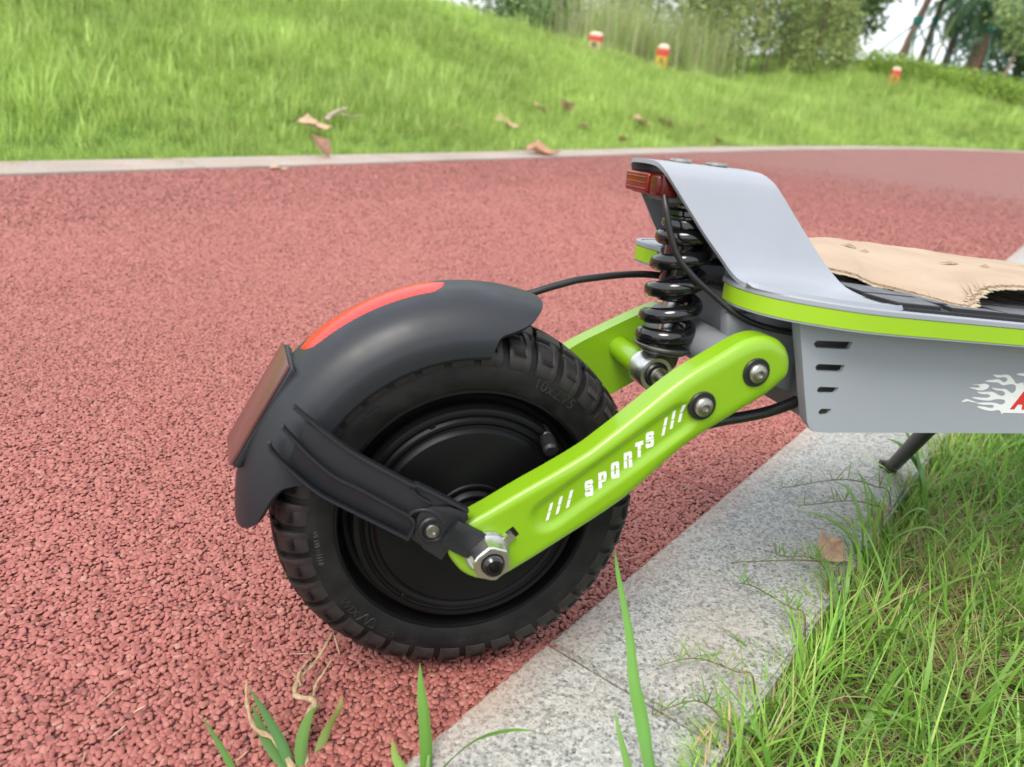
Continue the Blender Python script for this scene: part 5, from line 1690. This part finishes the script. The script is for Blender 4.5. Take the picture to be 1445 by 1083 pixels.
# clipped hedge
hp = [(18.95, 5.10), (18.75, 4.45), (18.65, 3.8), (18.7, 3.1), (19.0, 2.5), (19.3, 2.05)]
hb_ = []
hc = crom(hp, 7)
o0 = T(*hc[0])
for q in hc:
    p = T(q[0], q[1]) - o0
    for z in (.16, .36): hb_.append(((p.x + rng.normal(0, .04), p.y + rng.normal(0, .04), p.z + z + rng.normal(0, .03)), (.30, .30, .20)))
hd = tag(empty('clipped_hedge', o0), 'low yellow green clipped hedge running below the palms', 'hedge')
leaf_cloud('foliage', hb_, 9500, .055, [(.36, .50, .09), (.27, .42, .075), (.16, .28, .055), (.46, .55, .14)], [.42, .3, .16, .12], M_leaf, hd, .0, .55, .45)

# staked palms
def palm(u, v, h, lean, r, frond_len, n_fr, label, stakes=True, droop=1.0, hue=0):
    p = T(u, v, -.05)
    t = tag(empty('palm_tree', p), label, 'palm', 'young palms held up by stakes')
    top = np.array([lean[0], lean[1], h])
    mid = top * .5 + np.array([lean[0] * -.06, lean[1] * -.06, 0])
    P = crom([(0, 0, 0), mid, top], 8)
    rr = np.linspace(r * 1.25, r * .8, len(P)) * (1 + .06 * np.cos(np.arange(len(P)) * math.pi))
    obj('trunk', tube(P, rr, 10), M_barkp if hue == 0 else M_bark, t)
    for k in range(n_fr):
        a = 6.283 * k / n_fr + rng.uniform(-.2, .2)
        e0 = rng.uniform(-.25, 1.25)
        L = frond_len * rng.uniform(.8, 1.1)
        pts_ = [top.copy()]
        ang = e0
        for s in range(9):
            ang -= .20 * droop
            pts_.append(pts_[-1] + np.array([math.cos(a) * math.cos(ang), math.sin(a) * math.cos(ang), math.sin(ang)]) * L / 9)
        pts_ = np.array(pts_)
        bs, dirs = [], []
        side = np.array([-math.sin(a), math.cos(a), 0])
        V, F, C = [], [], []
        for q in range(2, 34):
            f = q / 34 * 9
            i = int(f); c = pts_[i] + (pts_[min(i + 1, 9)] - pts_[i]) * (f - i)
            tan = pts_[min(i + 1, 9)] - pts_[i]; tan /= np.linalg.norm(tan)
            ll = L * .27 * math.sin(math.pi * (.12 + .82 * q / 34)) ** .7
            for s in (-1, 1):
                d = side * s * .75 + tan * .62 + np.array([0, 0, -.35 * rng.uniform(.4, 1.4)])
                d /= np.linalg.norm(d)
                w = tan * .022 * frond_len / 1.6
                o = len(V)
                V += [c - w, c + w, c + d * ll * .55 + w * .7, c + d * ll - np.array([0, 0, ll * .15]), c + d * ll * .55 - w * .7]
                F.append((o, o + 1, o + 2, o + 4)); F.append((o + 4, o + 2, o + 3, o + 3))
        V = np.array(V)
        v2, f2 = tube(pts_, np.linspace(.016, .004, 10), 5)
        Fq = np.array([(f[0], f[1], f[2], f[3]) for f in F if f[2] != f[3]])
        Ft = [(f[0], f[1], f[2]) for f in F if f[2] == f[3]]
        me = bpy.data.meshes.new('frond')
        me.from_pydata([tuple(x) for x in V] + [tuple(x) for x in v2], [], [tuple(x) for x in Fq] + Ft + [tuple(i + len(V) for i in x) for x in f2 if len(x) == 4])
        at = me.color_attributes.new('Col', 'FLOAT_COLOR', 'POINT')
        base = np.array([(.13, .235, .13), (.10, .19, .105), (.17, .28, .14)][k % 3]) * rng.uniform(.85, 1.2)
        cc = np.ones((len(me.vertices), 4), np.float32); cc[:, :3] = base
        at.data.foreach_set('color', cc.ravel())
        me.materials.append(M_leaf)
        link(bpy.data.objects.new('frond', me), t)
    if stakes:
        f = 1.30 / h
        c = P[int(f * (len(P) - 1))]
        obj('tie_band', tube([c - [0, 0, .08], c + [0, 0, .10]], r * 1.45, 12), M_band, t)
        for a in (.5, 2.3, 4.2, 5.5):
            q = np.array([math.cos(a) * .95, math.sin(a) * .95, .0])
            obj('support_stake', tube([q, c + (q - c) * .04], .024, 7), M_stake, t)
    return t
palm(25.85, 6.16, 2.75, (.50, -.38), .095, 1.6, 14, 'leaning palm with a reddish trunk beside the sky gap')
palm(26.96, 5.83, 2.95, (.28, -.16), .075, 1.6, 14, 'thin dark trunked palm next to the reddish one', hue=1)
palm(28.6, 5.45, 1.75, (.1, -.05), .10, 1.35, 15, 'small bushy palm in the shade behind the hedge', droop=1.35, hue=1)
palm(23.6, 3.75, 2.25, (.22, -.18), .095, 1.75, 20, 'big palm with a pale trunk and wide hanging fronds', droop=1.15)
palm(27.5, 4.55, 2.4, (.1, -.2), .09, 1.8, 17, 'palm half hidden behind the big pale trunked palm', droop=1.1, hue=1)
ls = T(26.0, 5.30, -.05)
pole = tag(obj('leaning_pole', tube([(0, 0, 0), (.22, -.18, 1.4)], .03, 8), mat('bamboo_pole', (.30, .36, .12), .6, var=(8, .2)), None, ls), 'thin yellow green pole leaning beside the dark trunked palm', 'pole')
sap = tag(empty('young_tree', T(21.6, 2.85, -.05)), 'young tree with a thin pale trunk at the right beside the hedge', 'tree')
obj('trunk', tube(crom([(0, 0, 0), (.08, -.05, .5), (.12, -.12, 1.1)], 5), np.linspace(.045, .028, 11), 8), mat('pale_bark', (.36, .27, .19), .85, var=(14, .3)), sap)
leaf_cloud('crown', [((.12, -.12, 1.35), (.45, .45, .42)), ((.3, -.3, 1.7), (.5, .5, .4)), ((-.1, .1, 1.8), (.5, .5, .4))], 2200, .09, [MG, YG, BG], [.4, .3, .3], M_leaf, sap)

# --- marker posts in the grass
M_yel = mat('yellow_marker', (.75, .43, .07), .5, var=(9, .1))
M_mred = mat('red_marker_cap', (.62, .07, .05), .45, var=(9, .1))
M_yel2 = mat('faded_marker', (.62, .50, .26), .55, var=(9, .1))
M_mor = mat('orange_marker', (.78, .30, .07), .5)
M_mw = mat('white_marker_cap', (.60, .50, .38), .5)
def rounded(hx, hy, k=.3):
    out = []
    for cx, cy, a0 in ((1, 1, 0), (-1, 1, 90), (-1, -1, 180), (1, -1, 270)):
        for q in range(4):
            a = R(a0 + 30 * q); r = k * min(hx, hy)
            out.append((cx * (hx - r) + r * math.cos(a), cy * (hy - r) + r * math.sin(a)))
    return out
def column(hx, hy, rows):
    V, F = [], []
    for s, z in rows: V += [(x * s, y * s, z) for x, y in rounded(hx, hy)]
    n = 16
    F = grid_faces(len(rows), n, wrap_v=True) + [tuple(range(n)), tuple(range((len(rows) - 1) * n, len(rows) * n))[::-1]]
    return V, F
def marker(u, v, h, label, yellow, face=0.):
    p = T(u, v, -.05)
    t = tag(empty('marker_post', p, (.10, .06, face)), label, 'marker post', 'short warning marker posts in the grass')
    obj('post_body', column(.085, .065, [(1, 0), (1, h * .68)]), yellow, t, ang=40)
    obj('red_band', column(.088, .068, [(1, h * .68), (1, h * .86), (.97, h * .875)]), M_mred, t, ang=40)
    obj('top_cap', column(.084, .064, [(.98, h * .87), (.95, h * .93), (.75, h * .98), (.3, h)]), M_mw, t, ang=50)
    # dark characters on the front, too worn to read
    V, F = [], []
    for (x, z, w, q) in ((-.035, .58, .07, .012), (-.035, .50, .07, .012), (-.006, .40, .014, .22), (-.045, .40, .012, .10), (.033, .40, .012, .10), (-.03, .33, .06, .012)):
        z *= h; q *= h if q > .05 else 1
        o = len(V)
        V += [(x, -.0675, z), (x + w, -.0675, z), (x + w, -.0675, z + q), (x, -.0675, z + q)]
        F.append((o, o + 1, o + 2, o + 3))
    obj('worn_print', (V, F), M_cable, t, ang=0)
    return t
fa = KY - .9
marker(8.86, 5.72, .33, 'red topped marker post half sunk in grass near the crest', M_yel2, fa - .3)
marker(10.84, 5.80, .50, 'yellow marker post with a red band before the reeds', M_yel, fa - .3)
marker(17.7, 4.18, .44, 'small orange marker post in front of the hedge', M_mor, fa - .2)


# straw and dry slivers blown onto the track by the kerb
n = 46
u = np.concatenate([rng.uniform(-.25, .15, 30), rng.uniform(.1, .7, 16)]); v = np.concatenate([rng.uniform(-.05, .12, 30), rng.uniform(-.055, -.02, 16)])
a, b, c = blades(W(u, v, .0022), rng.uniform(.006, .024, n), rng.uniform(.0007, .0014, n), rng.uniform(0, 6.283, n), rng.uniform(1.35, 1.56, n), rng.uniform(-.2, .1, n), mixcol(n, [(.50, .36, .24), (.38, .26, .16), (.58, .48, .36)], [.4, .3, .3]), 3)
sl_ = link(colmesh('straw_litter', a, b, c, M_dry))
tag(sl_, kind='stuff')
